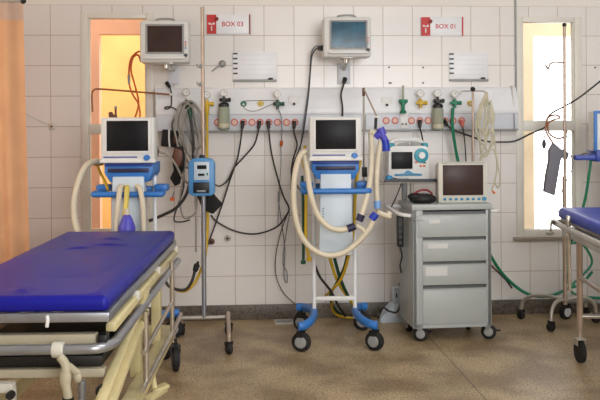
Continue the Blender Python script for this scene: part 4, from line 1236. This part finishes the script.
cable('gas_hose', 'dark thin hose under the green one right of the cart', 'hose', [P(488, 263, -.10), P(497, 271, -.09), P(506, 280, -.08), P(512, 288, -.05)], 0.006, 'brown', CB)

# orange tube and brown cord before the first window
cable('orange_tube', 'orange looped tubing hanging before the first window beside the wall monitor', 'tubing', [P(141, 51, -.10), P(136, 53, -.10), P(131, 59, -.10), P(129, 70, -.10), P(129.5, 85, -.10), P(133, 95, -.10), P(138, 103, -.10), P(140, 113, -.10), P(139, 122, -.10)], 0.006, 'orange', 'tubes before the first window', ends=[('clip', 'greyplastic', 24, 0.05, 0.010)])
cable('orange_tube', 'second strand of orange tubing running steeper before the first window', 'tubing', [P(141, 62, -.10), P(138, 55, -.10), P(133, 58, -.11), P(131, 70, -.11), P(134, 82, -.11), P(137.5, 95, -.11), P(138.5, 105, -.11), P(135, 118, -.11)], 0.006, 'orange', 'tubes before the first window')
cable('brown_cord', 'brown cord stretched across the first window to the looped black cable', 'cord', [P(92.5, 112, -.05), P(92, 95, -.05), P(94, 90, -.05), P(99, 89, -.05), P(120, 90.5, -.06), P(145, 92.5, -.08), P(170, 94.5, -.10)], 0.006, 'browncord', 'tubes before the first window', ends=[('clip', 'white', -1, -0.02, 0.010)])
# hoses of the left ventilator
HL = 'hoses of the ventilator behind the stretcher'
YL = -0.93
cable('breathing_hose', 'pale hose arching left of the ventilator behind the stretcher', 'hose', [P(100, 161.5, -.70), P(92, 162, -.72), P(84, 169, -.75), P(77.5, 185, -.78), P(74, 205, -.8), P(76, 226, -.82), P(82, 240, -.82)], 0.018, 'hose', HL, corr=0.009, seg=12)
cable('breathing_hose', 'pale hose hung over the blue handle nearest the pale arch', 'hose', [P(122, 186, -.86), P(120, 189, -.91), P(118, 205, YL), P(116.5, 222, YL), P(117, 232, YL)], 0.015, 'hose', HL, corr=0.009, seg=12, ends=[('green_cap', 'darkgreen', -1, -0.04, 0.02)])
cable('breathing_hose', 'yellowish hose hanging at the centre of the ventilator behind the stretcher', 'hose', [P(127, 187, -.86), P(127, 190, -.91), P(126, 205, YL), P(124, 222, YL)], 0.015, 'paleyellow', HL, corr=0.009, seg=12)
cable('breathing_hose', 'pale hose hung over the blue handle beside the stand side of the ventilator', 'hose', [P(137, 186, -.86), P(140, 189, -.91), P(143, 205, YL), P(143.5, 222, YL), P(143, 238, YL)], 0.015, 'hose', HL, corr=0.009, seg=12)
cable('gas_hose', 'short orange hose on the left of the ventilator behind the stretcher', 'hose', [P(97, 163, -.66), P(100, 172, -.7), P(105, 182, -.76), P(108, 190, -.8)], 0.008, 'yellow', HL)
c = at(127, 224, YL - 0.02)
o = MB().lathe([(0, -0.05), (0.036, -0.048), (0.047, -0.035), (0.046, -0.015), (0.036, 0.012), (0.027, 0.035), (0.018, 0.05), (0, 0.054)], seg=22).build('breathing_bag', 'purple'); o.location = c
tag(o, 'violet breathing bag hanging over the far end of the large stretcher', 'breathing bag')
MB().cyl((0, 0, 0.05), (0, 0, 0.085), 0.013).build('neck', 'hose', parent=o)
c = at(98.5, 163, -0.66)
o = MB().box((0, 0, 0), (0.055, 0.04, 0.03), bev=0.005).cyl((-0.03, 0, 0), (0.03, 0, 0.0), 0.011).build('brass_fitting', 'brass'); o.location = c
tag(o, 'brass hose fitting left of the ventilator screen behind the stretcher', 'fitting')
MB().cyl((0.02, 0, 0.01), (0.02, 0, 0.03), 0.008).build('knob', 'brown', parent=o)
c = at(113, 117.5, -0.76)
o = MB().box((0, 0, 0.01), (0.045, 0.035, 0.02), bev=0.005).cyl((0.015, 0, 0.02), (0.015, 0, 0.055), 0.006).ball((-0.012, 0, 0.022), 0.014).build('hose_valve', 'brown'); o.location = (c.x, -0.76, 1.331)
tag(o, 'small brown valve on top of the ventilator screen behind the stretcher', 'valve')
MB().ball((0.015, 0, 0.06), 0.009).build('tip', 'greyplastic', parent=o)
cable('power_cable', 'black cable coiled beside the ventilator screen behind the stretcher', 'cable', [P(153, 140, -.7), P(156.5, 147, -.68), P(157, 155, -.66), P(153, 160, -.66)], 0.009, 'cable', HL)

# ------------------------------------------------------------------ large stretcher
ZM = 0.72
FL, FR_, NR = atz(72, 230.8, ZM), atz(175, 232.2, ZM), atz(107.5, 299, ZM)
dirv = (FR_ - NR); dirv.z = 0
LEN = dirv.length
ang = math.atan2(-dirv.x, dirv.y)
WID = (FR_ - FL).length
ctr = (FL + NR) / 2
ctr = (FR_ + NR) / 2 + Vector((-math.cos(ang), -math.sin(ang), 0)) * WID / 2
bed = thing('stretcher', 'large blue stretcher with cream frame and lowered chrome side guard by the curtain', 'stretcher', (ctr.x, ctr.y, 0), ang)
hwd, hl_ = WID / 2, LEN / 2


def mattress(w, l, z0, z1, rad, wrinkles, name, m, parent, nx=60, ny=170):
    t_ = bmesh.new()
    # rounded rectangle cross-sections: grid top with soft edge
    e = 0.02

    def outline(inset):
        pts = []
        r_ = max(rad - inset, 0.004)
        for (sx, sy, a0) in ((1, 1, 0), (-1, 1, 90), (-1, -1, 180), (1, -1, 270)):
            cx_, cy_ = sx * (w / 2 - inset - r_), sy * (l / 2 - inset - r_)
            for k in range(7):
                a = R(a0 + 15 * k)
                pts.append((cx_ + r_ * math.cos(a), cy_ + r_ * math.sin(a)))
        return pts
    lev = [(0.010, z0), (0.0, z0 + 0.008), (0.0, z1 - e), (e * 0.3, z1 - e * 0.3), (e, z1)]
    rings = [[t_.verts.new((x, y, z)) for x, y in outline(i)] for i, z in lev]
    n = len(rings[0])
    for a, b in zip(rings, rings[1:]):
        for k in range(n):
            t_.faces.new((a[k], a[(k + 1) % n], b[(k + 1) % n], b[k]))
    t_.faces.new(rings[0][::-1])
    t_.faces.new(rings[-1])
    m_ = MB(); m_.merge(t_)
    # top sheet with wrinkles
    g = bmesh.new()
    iw, il = w / 2 - e * 0.9, l / 2 - e * 0.9
    rows = []
    for j in range(ny + 1):
        row = []
        for i in range(nx + 1):
            x = -iw + 2 * iw * i / nx
            y = -il + 2 * il * j / ny
            fall = min(1, (iw - abs(x)) / 0.06) * min(1, (il - abs(y)) / 0.06)
            z = 0.0015 * math.sin(x * 9 + 1) * math.sin(y * 5)
            for (wx, wy, wl, wa, wh) in wrinkles:
                dx, dy = x - wx, y - wy
                u = dx * math.cos(wa) + dy * math.sin(wa)
                v = -dx * math.sin(wa) + dy * math.cos(wa) + 0.03 * math.sin(u * 9)
                z += wh * math.exp(-(u / wl) ** 2 - (v / 0.016) ** 2) - 0.5 * wh * math.exp(-(u / wl) ** 2 - ((v - 0.03) / 0.02) ** 2)
            row.append(g.verts.new((x, y, z1 - 0.0005 + max(-0.012, z) * fall + 0.001 * fall)))
        rows.append(row)
    for j in range(ny):
        for i in range(nx):
            g.faces.new((rows[j][i], rows[j][i + 1], rows[j + 1][i + 1], rows[j + 1][i]))
    m_.merge(g)
    return m_.build(name, m, parent=parent, smooth=60)


mattress(WID, LEN, 0.680, ZM + 0.010, 0.018, ((0.05, hl_ - 0.58, 0.08, 0.1, 0.011), (-0.06, hl_ - 0.68, 0.06, 0.5, 0.010), (0.03, hl_ - 0.36, 0.06, -0.3, 0.010), (-0.17, -hl_ + 0.07, 0.06, 0.3, 0.008), (-0.01, -hl_ + 0.09, 0.04, -0.5, 0.011)), 'mattress', 'vinyl', bed)
rim = MB()
rw_ = hwd + 0.006
for (cx_, cy_, sx, sy) in ((0, -hl_ + 0.004, 2 * rw_, 0.02), (0, hl_ - 0.004, 2 * rw_, 0.02), (-rw_ + 0.01, 0, 0.02, LEN), (rw_ - 0.01, 0, 0.02, LEN)):
    rim.box((cx_, cy_, 0.663), (sx, sy, 0.03), bev=0.003)
rim.build('deck_rim', 'tube', parent=bed)
MB().box((0, 0.15, 0.668), (2 * hwd - 0.03, LEN - 0.35, 0.012)).build('deck_board', 'black', parent=bed)
MB().box((0.0, 0.25, 0.612), (0.40, LEN - 0.7, 0.05)).build('back_lift_housing', 'black', parent=bed)
for s_ in (-1, 1):
    b_ = MB().prism([(-0.016, 0.600), (0.016, 0.600), (0.016, 0.624), (0.010, 0.632), (-0.010, 0.632), (-0.016, 0.624)], -hl_ + 0.07, hl_ + 0.06, 'XZ', bev=0.003, mtx=Matrix.Translation((s_ * (hwd - 0.004), 0, 0)))
    sb = b_.build('side_beam', 'cream', parent=bed)
    for yy in (-hl_ + 0.52, -hl_ + 1.1, hl_ - 0.02):
        MB().box((s_ * (hwd + 0.004), yy, 0.632), (0.03, 0.03, 0.035), bev=0.005).build('clip', 'ivory', parent=sb)
# near cross beam and bumper tube
MB().box((-0.03, -hl_ + 0.03, 0.590), (WID - 0.02, 0.04, 0.032), bev=0.003).build('end_beam', 'greige', parent=bed)
MB().box((hwd - 0.017, -hl_ + 0.018, 0.590), (0.028, 0.05, 0.034), bev=0.004).build('beam_cap', 'black', parent=bed)
tz = 0.568
tw = hwd + 0.012
MB().tube([(tw, hl_ + 0.02, tz), (tw, 0.3, tz), (tw, -0.4, tz), (tw, -hl_ + 0.12, tz), (tw - 0.004, -hl_ + 0.05, tz), (tw - 0.03, -hl_ - 0.008, tz), (tw - 0.09, -hl_ - 0.025, tz), (0, -hl_ - 0.025, tz), (-tw + 0.09, -hl_ - 0.025, tz), (-tw + 0.03, -hl_ - 0.008, tz), (-tw + 0.004, -hl_ + 0.05, tz), (-tw, -hl_ + 0.12, tz), (-tw, 0.3, tz), (-tw, hl_ + 0.02, tz)], 0.0165, seg=14).build('bumper_tube', 'tube', parent=bed)
# lowered side guard on the right side
gd = MB()
gx = tw + 0.012
yA, yB = -hl_ + 0.62, -hl_ + 1.45
for (y_, z_, y2, z2, r_) in ((yA, 0.55, yA + 0.01, 0.27, 0.011), (yB, 0.62, yB + 0.01, 0.27, 0.011), (yA - 0.10, 0.27, yB + 0.12, 0.27, 0.0105), (yA - 0.05, 0.40, yB + 0.05, 0.42, 0.009)):
    gd.cyl((gx, y_, z_), (gx, y2, z2), r_)
gd.build('side_guard', 'chrome', parent=bed)
gd = MB()
for (y_, z_, y2, z2, r_) in ((yA, 0.55, yA + 0.01, 0.27, 0.011), (yB, 0.62, yB + 0.01, 0.27, 0.011), (yA - 0.10, 0.27, yB + 0.12, 0.27, 0.0105)):
    gd.cyl((-gx, y_, z_), (-gx, y2, z2), r_)
gd.build('side_guard', 'chrome', parent=bed)
# under tray, lower beam
MB().box((0.03, -hl_ + 0.36, 0.508), (WID - 0.12, 0.60, 0.035), bev=0.004).build('under_tray', 'black', parent=bed)
MB().box((0.03, -hl_ + 0.06, 0.474), (WID - 0.10, 0.04, 0.028), bev=0.003).build('lower_beam', 'greige', parent=bed)
# inclined lift arms
for s_ in (-1, 1):
    a_ = MB()
    for (off, wdt) in ((0.0, 0.02), (-0.075, 0.018)):
        p0 = Vector((s_ * (hwd + 0.01), -hl_ - 0.28, 0.40 + off)); p1 = Vector((s_ * (hwd + 0.0), -hl_ + 0.75, 0.60 + off))
        d_ = p1 - p0
        rot = Matrix.Rotation(math.atan2(d_.z, d_.y), 4, 'X')
        a_.box((p0 + p1) / 2, (0.03, d_.length, 0.028), bev=0.005, rot=rot)
    p0 = Vector((s_ * (hwd - 0.004), -hl_ - 0.28, 0.3625)); p1 = Vector((s_ * (hwd - 0.014), -hl_ + 0.75, 0.5625))
    a_.box((p0 + p1) / 2, (0.012, d_.length, 0.09), bev=0.002, rot=rot)
    arm_ = a_.build('lift_arm', 'cream', parent=bed)
    bl = MB()
    for f_ in (0.3, 0.62):
        q = p0 + (p1 - p0) * f_
        bl.cyl((q.x, q.y, q.z), (q.x + s_ * 0.012, q.y, q.z), 0.010, seg=8)
    bl.build('bolt', 'steel', parent=arm_)
# base frame
bz_ = MB()
for s_ in (-1, 1):
    bz_.box((s_ * (hwd - 0.03), 0.05, 0.20), (0.05, LEN - 0.15, 0.075), bev=0.006)
bz_.box((0, hl_ - 0.05, 0.20), (WID - 0.08, 0.06, 0.075), bev=0.006)
bz_.box((0, -hl_ + 0.15, 0.20), (WID - 0.08, 0.06, 0.075), bev=0.006)
bz_.build('base_frame', 'cream', parent=bed)
for s_ in (-1, 1):
    MB().box((s_ * (hwd - 0.05), hl_ - 0.35, 0.42), (0.045, 0.06, 0.40), bev=0.005).build('column', 'cream', parent=bed)
    MB().box((s_ * (hwd - 0.06), -hl_ + 0.9, 0.42), (0.045, 0.06, 0.40), bev=0.005).build('column', 'cream', parent=bed)
for (sx, yy) in ((1, hl_ - 0.05), (-1, hl_ - 0.05), (1, -hl_ + 0.15), (-1, -hl_ + 0.15)):
    caster(bed, sx * (hwd + 0.005), yy, 0.065, th=0.034, ang=R(12), top=0.17, hub='greydot')
# brake pedal on the right side
pq = Matrix.Rotation(-ang, 3, 'Z') @ (atz(160, 390, 0.09) - Vector(bed.location))
MB().cyl((hwd - 0.03, pq.y + 0.03, 0.17), (pq.x - 0.02, pq.y - 0.02, 0.10), 0.012).box((pq.x, pq.y, 0.10), (0.075, 0.05, 0.016), bev=0.004, rot=Euler((0, R(-12), R(35)))).box((pq.x - 0.01, pq.y - 0.04, 0.085), (0.035, 0.16, 0.025), bev=0.005, rot=Euler((0, 0, R(-20)))).build('brake_pedal', 'cream', parent=bed)
# lever clamp on the bumper
lx = at(62, 350, ctr.y - hl_).x - ctr.x
lx = -hwd + 0.62 * WID if False else (-hwd + (62 + 66) / 173.0 * WID)
yf = -hl_ - 0.027
cb_ = MB().cyl((lx - 0.018, yf, tz), (lx + 0.018, yf, tz), 0.025, bev=0.004).build('tube_clamp', 'ivory', parent=bed)
lv = MB().tube([(lx + 0.01, yf - 0.012, tz - 0.02), (lx + 0.028, yf - 0.02, tz - 0.045), (lx + 0.028, yf - 0.022, tz - 0.09), (lx + 0.035, yf - 0.02, tz - 0.15)], 0.014, seg=12)
lv.ball((lx + 0.027, yf - 0.022, tz - 0.085), 0.022, (0.85, 0.7, 1.6)).ball((lx + 0.062, yf - 0.01, tz - 0.085), 0.014, (1, 0.8, 1.3))
lv.box((lx + 0.05, yf - 0.01, tz - 0.06), (0.05, 0.018, 0.02), bev=0.006, rot=Euler((0, R(40), 0)))
lv.build('lever', 'greige', parent=bed)
MB().cyl((lx + 0.072, yf + 0.01, tz - 0.10), (lx + 0.072, yf + 0.01, tz - 0.20), 0.0125).build('lever_rod', 'tube', parent=bed)
MB().cyl((lx + 0.035, yf - 0.02, tz - 0.145), (lx + 0.035, yf - 0.02, tz - 0.165), 0.018).build('lever_cap', 'black', parent=bed)
MB().cyl((hwd - 0.012, -hl_ - 0.02, 0.44), (hwd - 0.012, -hl_ - 0.05, 0.44), 0.019, bev=0.004).cyl((hwd - 0.012, -hl_ + 0.06, 0.44), (hwd - 0.012, -hl_ - 0.02, 0.44), 0.012).build('lock_knob', 'black', parent=bed)
cr_ = MB().box((-hwd + 0.20, -hl_ + 0.02, 0.44), (0.15, 0.04, 0.03), bev=0.004).box((-hwd + 0.265, -hl_ + 0.02, 0.37), (0.025, 0.035, 0.14), bev=0.004)
cr_.ball((-hwd + 0.19, -hl_ - 0.01, 0.395), 0.05, (1.2, 0.6, 0.4))
cr_.build('foot_bracket', 'ivory', parent=bed)
MB().cyl((-hwd + 0.275, -hl_ - 0.01, 0.425), (-hwd + 0.275, -hl_ - 0.03, 0.425), 0.013).build('foot_bracket_knob', 'black', parent=bed)
MB().tube([(-hwd + (50.5 + 66) / 173 * WID, -hl_ - 0.010, 0.672), (-hwd + (51 + 66) / 173 * WID, -hl_ - 0.012, 0.655), (-hwd + (50 + 66) / 173 * WID, -hl_ - 0.008, 0.636)], 0.006, seg=8).build('rim_strap', 'white', parent=bed)

# ------------------------------------------------------------------ right stretcher
Z2 = 0.82
c0 = atz(559, 207.2, Z2)
ang2 = R(-8.0)
L2, Wd2 = 1.9, 0.60
ex, ey = Vector((math.cos(ang2), math.sin(ang2), 0)), Vector((-math.sin(ang2), math.cos(ang2), 0))
ctr2 = c0 + ex * (Wd2 / 2 - 0.012) - ey * (L2 / 2 - 0.012)
bed2 = thing('stretcher', 'bright blue stretcher with bare steel frame cut off by the right edge', 'stretcher', (ctr2.x, ctr2.y, 0), ang2)
mattress(Wd2, L2, Z2 - 0.055, Z2, 0.06, (), 'mattress', 'vinyl2', bed2, 30, 60)
h2, w2 = L2 / 2, Wd2 / 2
fr = MB().box((0, 0, Z2 - 0.068), (Wd2 - 0.04, L2 - 0.04, 0.016))
fr.build('deck', 'steel', parent=bed2)
q = Z2 - 0.085
MB().tube([(-w2 - 0.012, -h2 + 0.06, q), (-w2 - 0.012, 0, q), (-w2 - 0.012, h2 - 0.05, q), (-w2 + 0.005, h2 - 0.0, q), (-w2 + 0.06, h2 + 0.015, q), (0, h2 + 0.015, q), (w2 - 0.06, h2 + 0.015, q), (w2 + 0.0, h2 - 0.0, q), (w2 + 0.012, h2 - 0.05, q), (w2 + 0.012, 0, q), (w2 + 0.012, -h2 + 0.06, q), (0.1, -h2 - 0.01, q), (-0.1, -h2 - 0.01, q)], 0.017, seg=12, closed=True).build('frame_tube', 'steel', parent=bed2)
MB().box((0, 0, Z2 - 0.125), (Wd2 - 0.01, L2 - 0.2, 0.03), bev=0.004).build('lower_frame', 'steel', parent=bed2)
lg = MB()
for sx in (-1, 1):
    for sy in (-1, 1):
        lx_, ly_ = sx * (w2 - 0.085), sy * (h2 - 0.16)
        MB().cyl((lx_, ly_, 0.15), (lx_, ly_, Z2 - 0.10), 0.0165).build('leg', 'brownsteel', parent=bed2)
        caster(bed2, lx_, ly_, 0.062, th=0.03, ang=R(10), top=0.18, fork='steel', hub='rubber')
for yy in (h2 - 0.16, -h2 + 0.16):
    MB().cyl((-w2 + 0.085, yy, 0.25), (w2 - 0.085, yy, 0.25), 0.013).build('cross_bar', 'steel', parent=bed2)
for sx in (-1, 1):
    MB().cyl((sx * (w2 - 0.085), -h2 + 0.16, 0.46), (sx * (w2 - 0.085), h2 - 0.16, 0.46), 0.011).build('side_bar', 'brownsteel', parent=bed2)
MB().cyl((-w2 - 0.014, h2 - 0.36, 0.42), (-w2 - 0.014, h2 - 0.34, Z2 - 0.02), 0.009).box((-w2 - 0.014, h2 - 0.34, Z2 - 0.045), (0.02, 0.03, 0.06), bev=0.004).build('socket_rod', 'chrome', parent=bed2)
MB().box((-w2 - 0.03, h2 - 0.08, q + 0.008), (0.012, 0.05, 0.016), bev=0.003).build('latch', 'greydot', parent=bed2)

# ------------------------------------------------------------------ right infusion stand
Y3 = -0.40
s3 = at(564.5, 200, Y3)
T3 = at(562.5, 25, Y3).z
st3 = thing('infusion_stand', 'steel infusion stand with a four legged base before the second window', 'infusion stand', (s3.x, Y3, 0), R(0))
MB().cyl((0, 0, 0.16), (0.006, 0, T3), 0.0095).build('pole', 'brownsteel', parent=st3)
MB().cyl((0, 0, 0.14), (0, 0, 0.95), 0.014).build('lower_tube', 'brownsteel', parent=st3)
MB().ball((0.006, 0, T3), 0.014).build('top_knob', 'black', parent=st3)
MB().tube([(-0.004, 0, T3 - 0.24), (-0.06, 0, T3 - 0.235), (-0.09, 0, T3 - 0.25), (-0.10, 0, T3 - 0.28), (-0.12, 0, T3 - 0.25)], 0.006, seg=8).build('hook', 'brownsteel', parent=st3)
for (px, py) in ((521, 319), (551, 331.5), (596, 323), (586, 317)):
    g_ = atz(px, py)
    v = Vector((g_.x - s3.x, g_.y - Y3, 0))
    d_ = v.length
    u = v / d_
    MB().tube([(0, 0, 0.165), tuple(u * d_ * 0.35 + Vector((0, 0, 0.178))), tuple(u * d_ * 0.72 + Vector((0, 0, 0.165))), tuple(u * d_ * 0.94 + Vector((0, 0, 0.125))), tuple(u * d_ + Vector((0, 0, 0.065)))], 0.0115, seg=10).build('leg', 'steel', parent=st3)
    caster(st3, v.x, v.y, 0.029, th=0.03, ang=math.atan2(u.y, u.x) + R(70), top=0.08, hub='black')
# charcoal cuff on it
sleeve('pressure_cuff', 'long charcoal pressure cuff hanging on the infusion stand before the second window', 'pressure cuff', [(548.5, 150), (553, 142.5), (558, 147), (562.5, 151), (563, 156), (560, 160), (557.5, 175), (554, 195.5), (543.5, 191.5), (545.5, 175), (548.5, 160)], -0.45, 0.04, 'charcoal')
sleeve('pressure_cuff', 'small charcoal flap of a cuff just behind the stand pole', 'pressure cuff', [(562, 149), (569, 153), (567, 160), (563, 159)], -0.37, 0.02, 'charcoal')
cable('cuff_tube', 'dark looped tube from the long charcoal cuff to the window transom', 'tubing', [P(553, 143, -.44), P(549, 137, -.4), P(546, 131, -.3), P(546, 124, -.2), P(549, 117, -.15), P(556, 115, -.15), P(560, 118, -.15), P(553, 120, -.16), P(548, 124, -.2), P(549, 133, -.3), P(556, 138, -.36), P(564, 137, -.38), P(567, 131, -.38)], 0.006, 'browncord')
cable('cuff_tube', 'thin grey tube hanging beside the second window stand', 'tubing', [P(566, 132, -.38), P(569, 150, -.38), P(573, 165, -.36), P(567, 180, -.36), P(560, 196, -.36), P(558, 210, -.36), P(564, 222, -.36)], 0.003, 'greycable')
c = at(544, 144, -0.3)
o = MB().ball((0, 0, 0), 0.02, (0.7, 0.7, 1.5)).build('inflation_bulb', 'greydot'); o.location = c
tag(o, 'small grey inflation bulb left of the long charcoal cuff', 'bulb')
MB().cyl((0, 0, 0.025), (0.012, 0.02, 0.055), 0.004).build('stem', 'greyplastic', parent=o)

# ------------------------------------------------------------------ ventilator cut off by the right edge
RV = at(640, 200, -0.52)
rv = thing('ventilator', 'blue edged ventilator cut off by the right edge beside the second window', 'ventilator', (RV.x, -0.52, 0), R(-3))


def rl(px, py, Y=-0.68):
    return Matrix.Rotation(R(3), 3, 'Z') @ (at(px, py, Y) - Vector(rv.location))


a_, b_ = rl(594, 151), rl(594, 111)
w_ = -a_.x
hgt = b_.z - a_.z
MB().box((0, a_.y + 0.05, (a_.z + b_.z) / 2), (2 * w_, 0.10, hgt), bev=0.012).build('screen_housing', 'offwhite', parent=rv)
bz = MB()
for (x, z, ww, hh) in ((-w_ + 0.008, (a_.z + b_.z) / 2, 0.018, hgt), (w_ - 0.008, (a_.z + b_.z) / 2, 0.018, hgt), (0, b_.z - 0.006, 2 * w_, 0.016)):
    bz.box((x, a_.y - 0.003, z), (ww, 0.02, hh), bev=0.004)
bz.build('bezel', 'blue', parent=rv)
MB().box((0, a_.y - 0.002, (a_.z + b_.z) / 2 + 0.01), (2 * w_ - 0.12, 0.008, hgt - 0.06)).build('screen', 'screen', parent=rv)
MB().box((0, a_.y + 0.08, a_.z - 0.03), (2 * w_ - 0.02, 0.18, 0.07), bev=0.01).build('body', 'deepblue', parent=rv)
hz = rl(588, 157.5, -0.66)
hx_ = rl(575, 157.5, -0.66).x
MB().box((0, hz.y + 0.01, hz.z), (-2 * hx_, 0.05, 0.032), bev=0.008).build('front_handle', 'deepblue', parent=rv)
MB().box((0, 0.02, 0.62), (0.2, 0.08, hz.z * 2 - 1.22), bev=0.006).build('column_panel', 'paleblue', parent=rv)
for s_ in (-1, 1):
    MB().cyl((s_ * 0.13, 0.05, 0.12), (s_ * 0.13, 0.05, hz.z + 0.05), 0.015).build('post', 'white', parent=rv)
    fo = atz(566, 321)
    fx = rv.location.x - fo.x
    MB().tube([(s_ * 0.2, -0.25, 0.12), (s_ * 0.17, -0.15, 0.13), (s_ * 0.13, 0.05, 0.135), (s_ * 0.22, 0.25, 0.13), (s_ * fx, 0.30, 0.12)], 0.016, seg=12).build('foot', 'greyplastic', parent=rv)
    caster(rv, s_ * fx, 0.30, 0.05, th=0.034, ang=R(60) * s_, top=0.12, hub='panelgrey')
    caster(rv, s_ * 0.2, -0.25, 0.05, th=0.034, ang=R(10), top=0.12, hub='greyplastic')
cable('gas_hose', 'green hose hanging from the right edge ventilator handle', 'hose', [P(591, 160, -.6), P(589, 175, -.6), P(586, 195, -.55), P(581, 215, -.5), P(575, 232, -.45), P(568, 250, -.38), P(567, 275, -.34), P(572, 287, -.3), P(584, 281, -.25), P(592, 272, -.2)], 0.009, 'green')
cable('gas_hose', 'green hose branching across the second stand towards the right stretcher', 'hose', [P(567, 247, -.3), P(573, 243, -.3), P(584, 246, -.3), P(592, 262, -.3), P(582, 276, -.3), P(570, 288, -.3), P(580, 296, -.3), P(600, 298, -.3)], 0.008, 'green')
cable('power_cable', 'thin dark cable on the wall between second window and right ventilator', 'cable', [P(590, 130, -.05), P(594, 142, -.05), P(595, 150, -.1), P(588, 153, -.2), P(575, 156, -.3)], 0.004, 'cable')
c = at(589, 127)
o = MB().box((0, -0.006, 0), (0.04, 0.012, 0.05), bev=0.004).build('wall_socket', 'ivory'); o.location = c
tag(o, 'single socket on the tiles right of the second window', 'socket')
MB().cyl((0, -0.01, 0.0), (0, -0.016, 0), 0.009).build('socket_face', 'socketin', parent=o)

# ------------------------------------------------------------------ lights of the room and added fill lights
def ceiling_lamp(x, y, sx, sy, power, col, lab):
    t_ = thing('ceiling_lamp', lab, 'lamp', (x, y, ZC))
    MB().box((0, 0, -0.02), (sx + 0.06, sy + 0.06, 0.04), bev=0.006).build('housing', 'white', parent=t_)
    ld = bpy.data.lights.new('fluorescent_light', 'AREA')
    ld.shape = 'RECTANGLE'; ld.size = sx; ld.size_y = sy
    ld.energy = power; ld.color = col
    l = bpy.data.objects.new('fluorescent_light', ld)
    COL.objects.link(l)
    l.location = (x, y, ZC - 0.045)
    return l


NEUT = (0.97, 0.99, 1.0)
ceiling_lamp(1.6, -1.3, 2.4, 0.3, 4, NEUT, 'long fluorescent ceiling lamp nearest the tiled wall')
ceiling_lamp(1.7, -3.4, 2.4, 0.3, 46, NEUT, 'long fluorescent ceiling lamp in the middle of the room')
ceiling_lamp(1.0, -5.9, 2.4, 0.3, 34, NEUT, 'long fluorescent ceiling lamp over the near end of the room')
# unseen window frame and area lamp, added opposite the beds for frontal daylight
w3 = MB()
for (cx_, cz_, sx, sz) in ((0.43, 1.8, 0.06, 1.72), (2.97, 1.8, 0.06, 1.72), (1.7, 2.63, 2.48, 0.06), (1.7, 0.97, 2.48, 0.06), (1.7, 1.8, 0.05, 1.60)):
    w3.box((cx_, YB + 0.03, cz_), (sx, 0.06, sz), bev=0.004)
struct(w3.build('window_3', 'frame'))
wl = bpy.data.lights.new('window_daylight', 'AREA')
wl.shape = 'RECTANGLE'; wl.size = 2.46; wl.size_y = 1.58
wl.energy = 150; wl.color = (0.97, 0.985, 1.0)
wo_ = bpy.data.objects.new('window_daylight', wl)
COL.objects.link(wo_)
wo_.location = (1.7, YB + 0.012, 1.8)
wo_.rotation_euler = (R(90), 0, 0)
# added on the left wall, out of view: frame and lamp for warm light
w4 = MB()
for (cy_, cz_, sy, sz) in ((-1.47, 1.7, 0.06, 1.36), (-2.93, 1.7, 0.06, 1.36), (-2.2, 2.35, 1.40, 0.06), (-2.2, 1.05, 1.40, 0.06)):
    w4.box((XL + 0.03, cy_, cz_), (0.06, sy, sz), bev=0.004)
struct(w4.build('window_4', 'frame'))
wl = bpy.data.lights.new('window_sunglow', 'AREA')
wl.shape = 'RECTANGLE'; wl.size = 1.22; wl.size_y = 1.38
wl.energy = 30; wl.color = (1.0, 0.80, 0.66)
wo_ = bpy.data.objects.new('window_sunglow', wl)
COL.objects.link(wo_)
wo_.location = (XL + 0.012, -2.2, 1.7)
wo_.rotation_euler = (0, R(-90), 0)

sd = bpy.data.lights.new('sun', 'SUN')
sd.energy = 1.2
sd.angle = R(2)
sd.color = (1.0, 0.93, 0.8)
so = bpy.data.objects.new('sun', sd)
COL.objects.link(so)
so.rotation_euler = Vector((0.1, 0.5, -0.86)).to_track_quat('-Z', 'Y').to_euler()

wd = bpy.data.worlds.new('sky')
SC.world = wd
wd.use_nodes = True
bg = wd.node_tree.nodes['Background']
bg.inputs[0].default_value = (1.0, 0.985, 0.96, 1)
bg.inputs[1].default_value = 5.0

SC.view_settings.view_transform = 'Standard'
SC.view_settings.look = 'None'
SC.view_settings.exposure = -0.18
SC.view_settings.gamma = 1.0
SC.view_settings.use_curve_mapping = False
SC.cycles.max_bounces = 8
SC.cycles.sample_clamp_indirect = 6.0
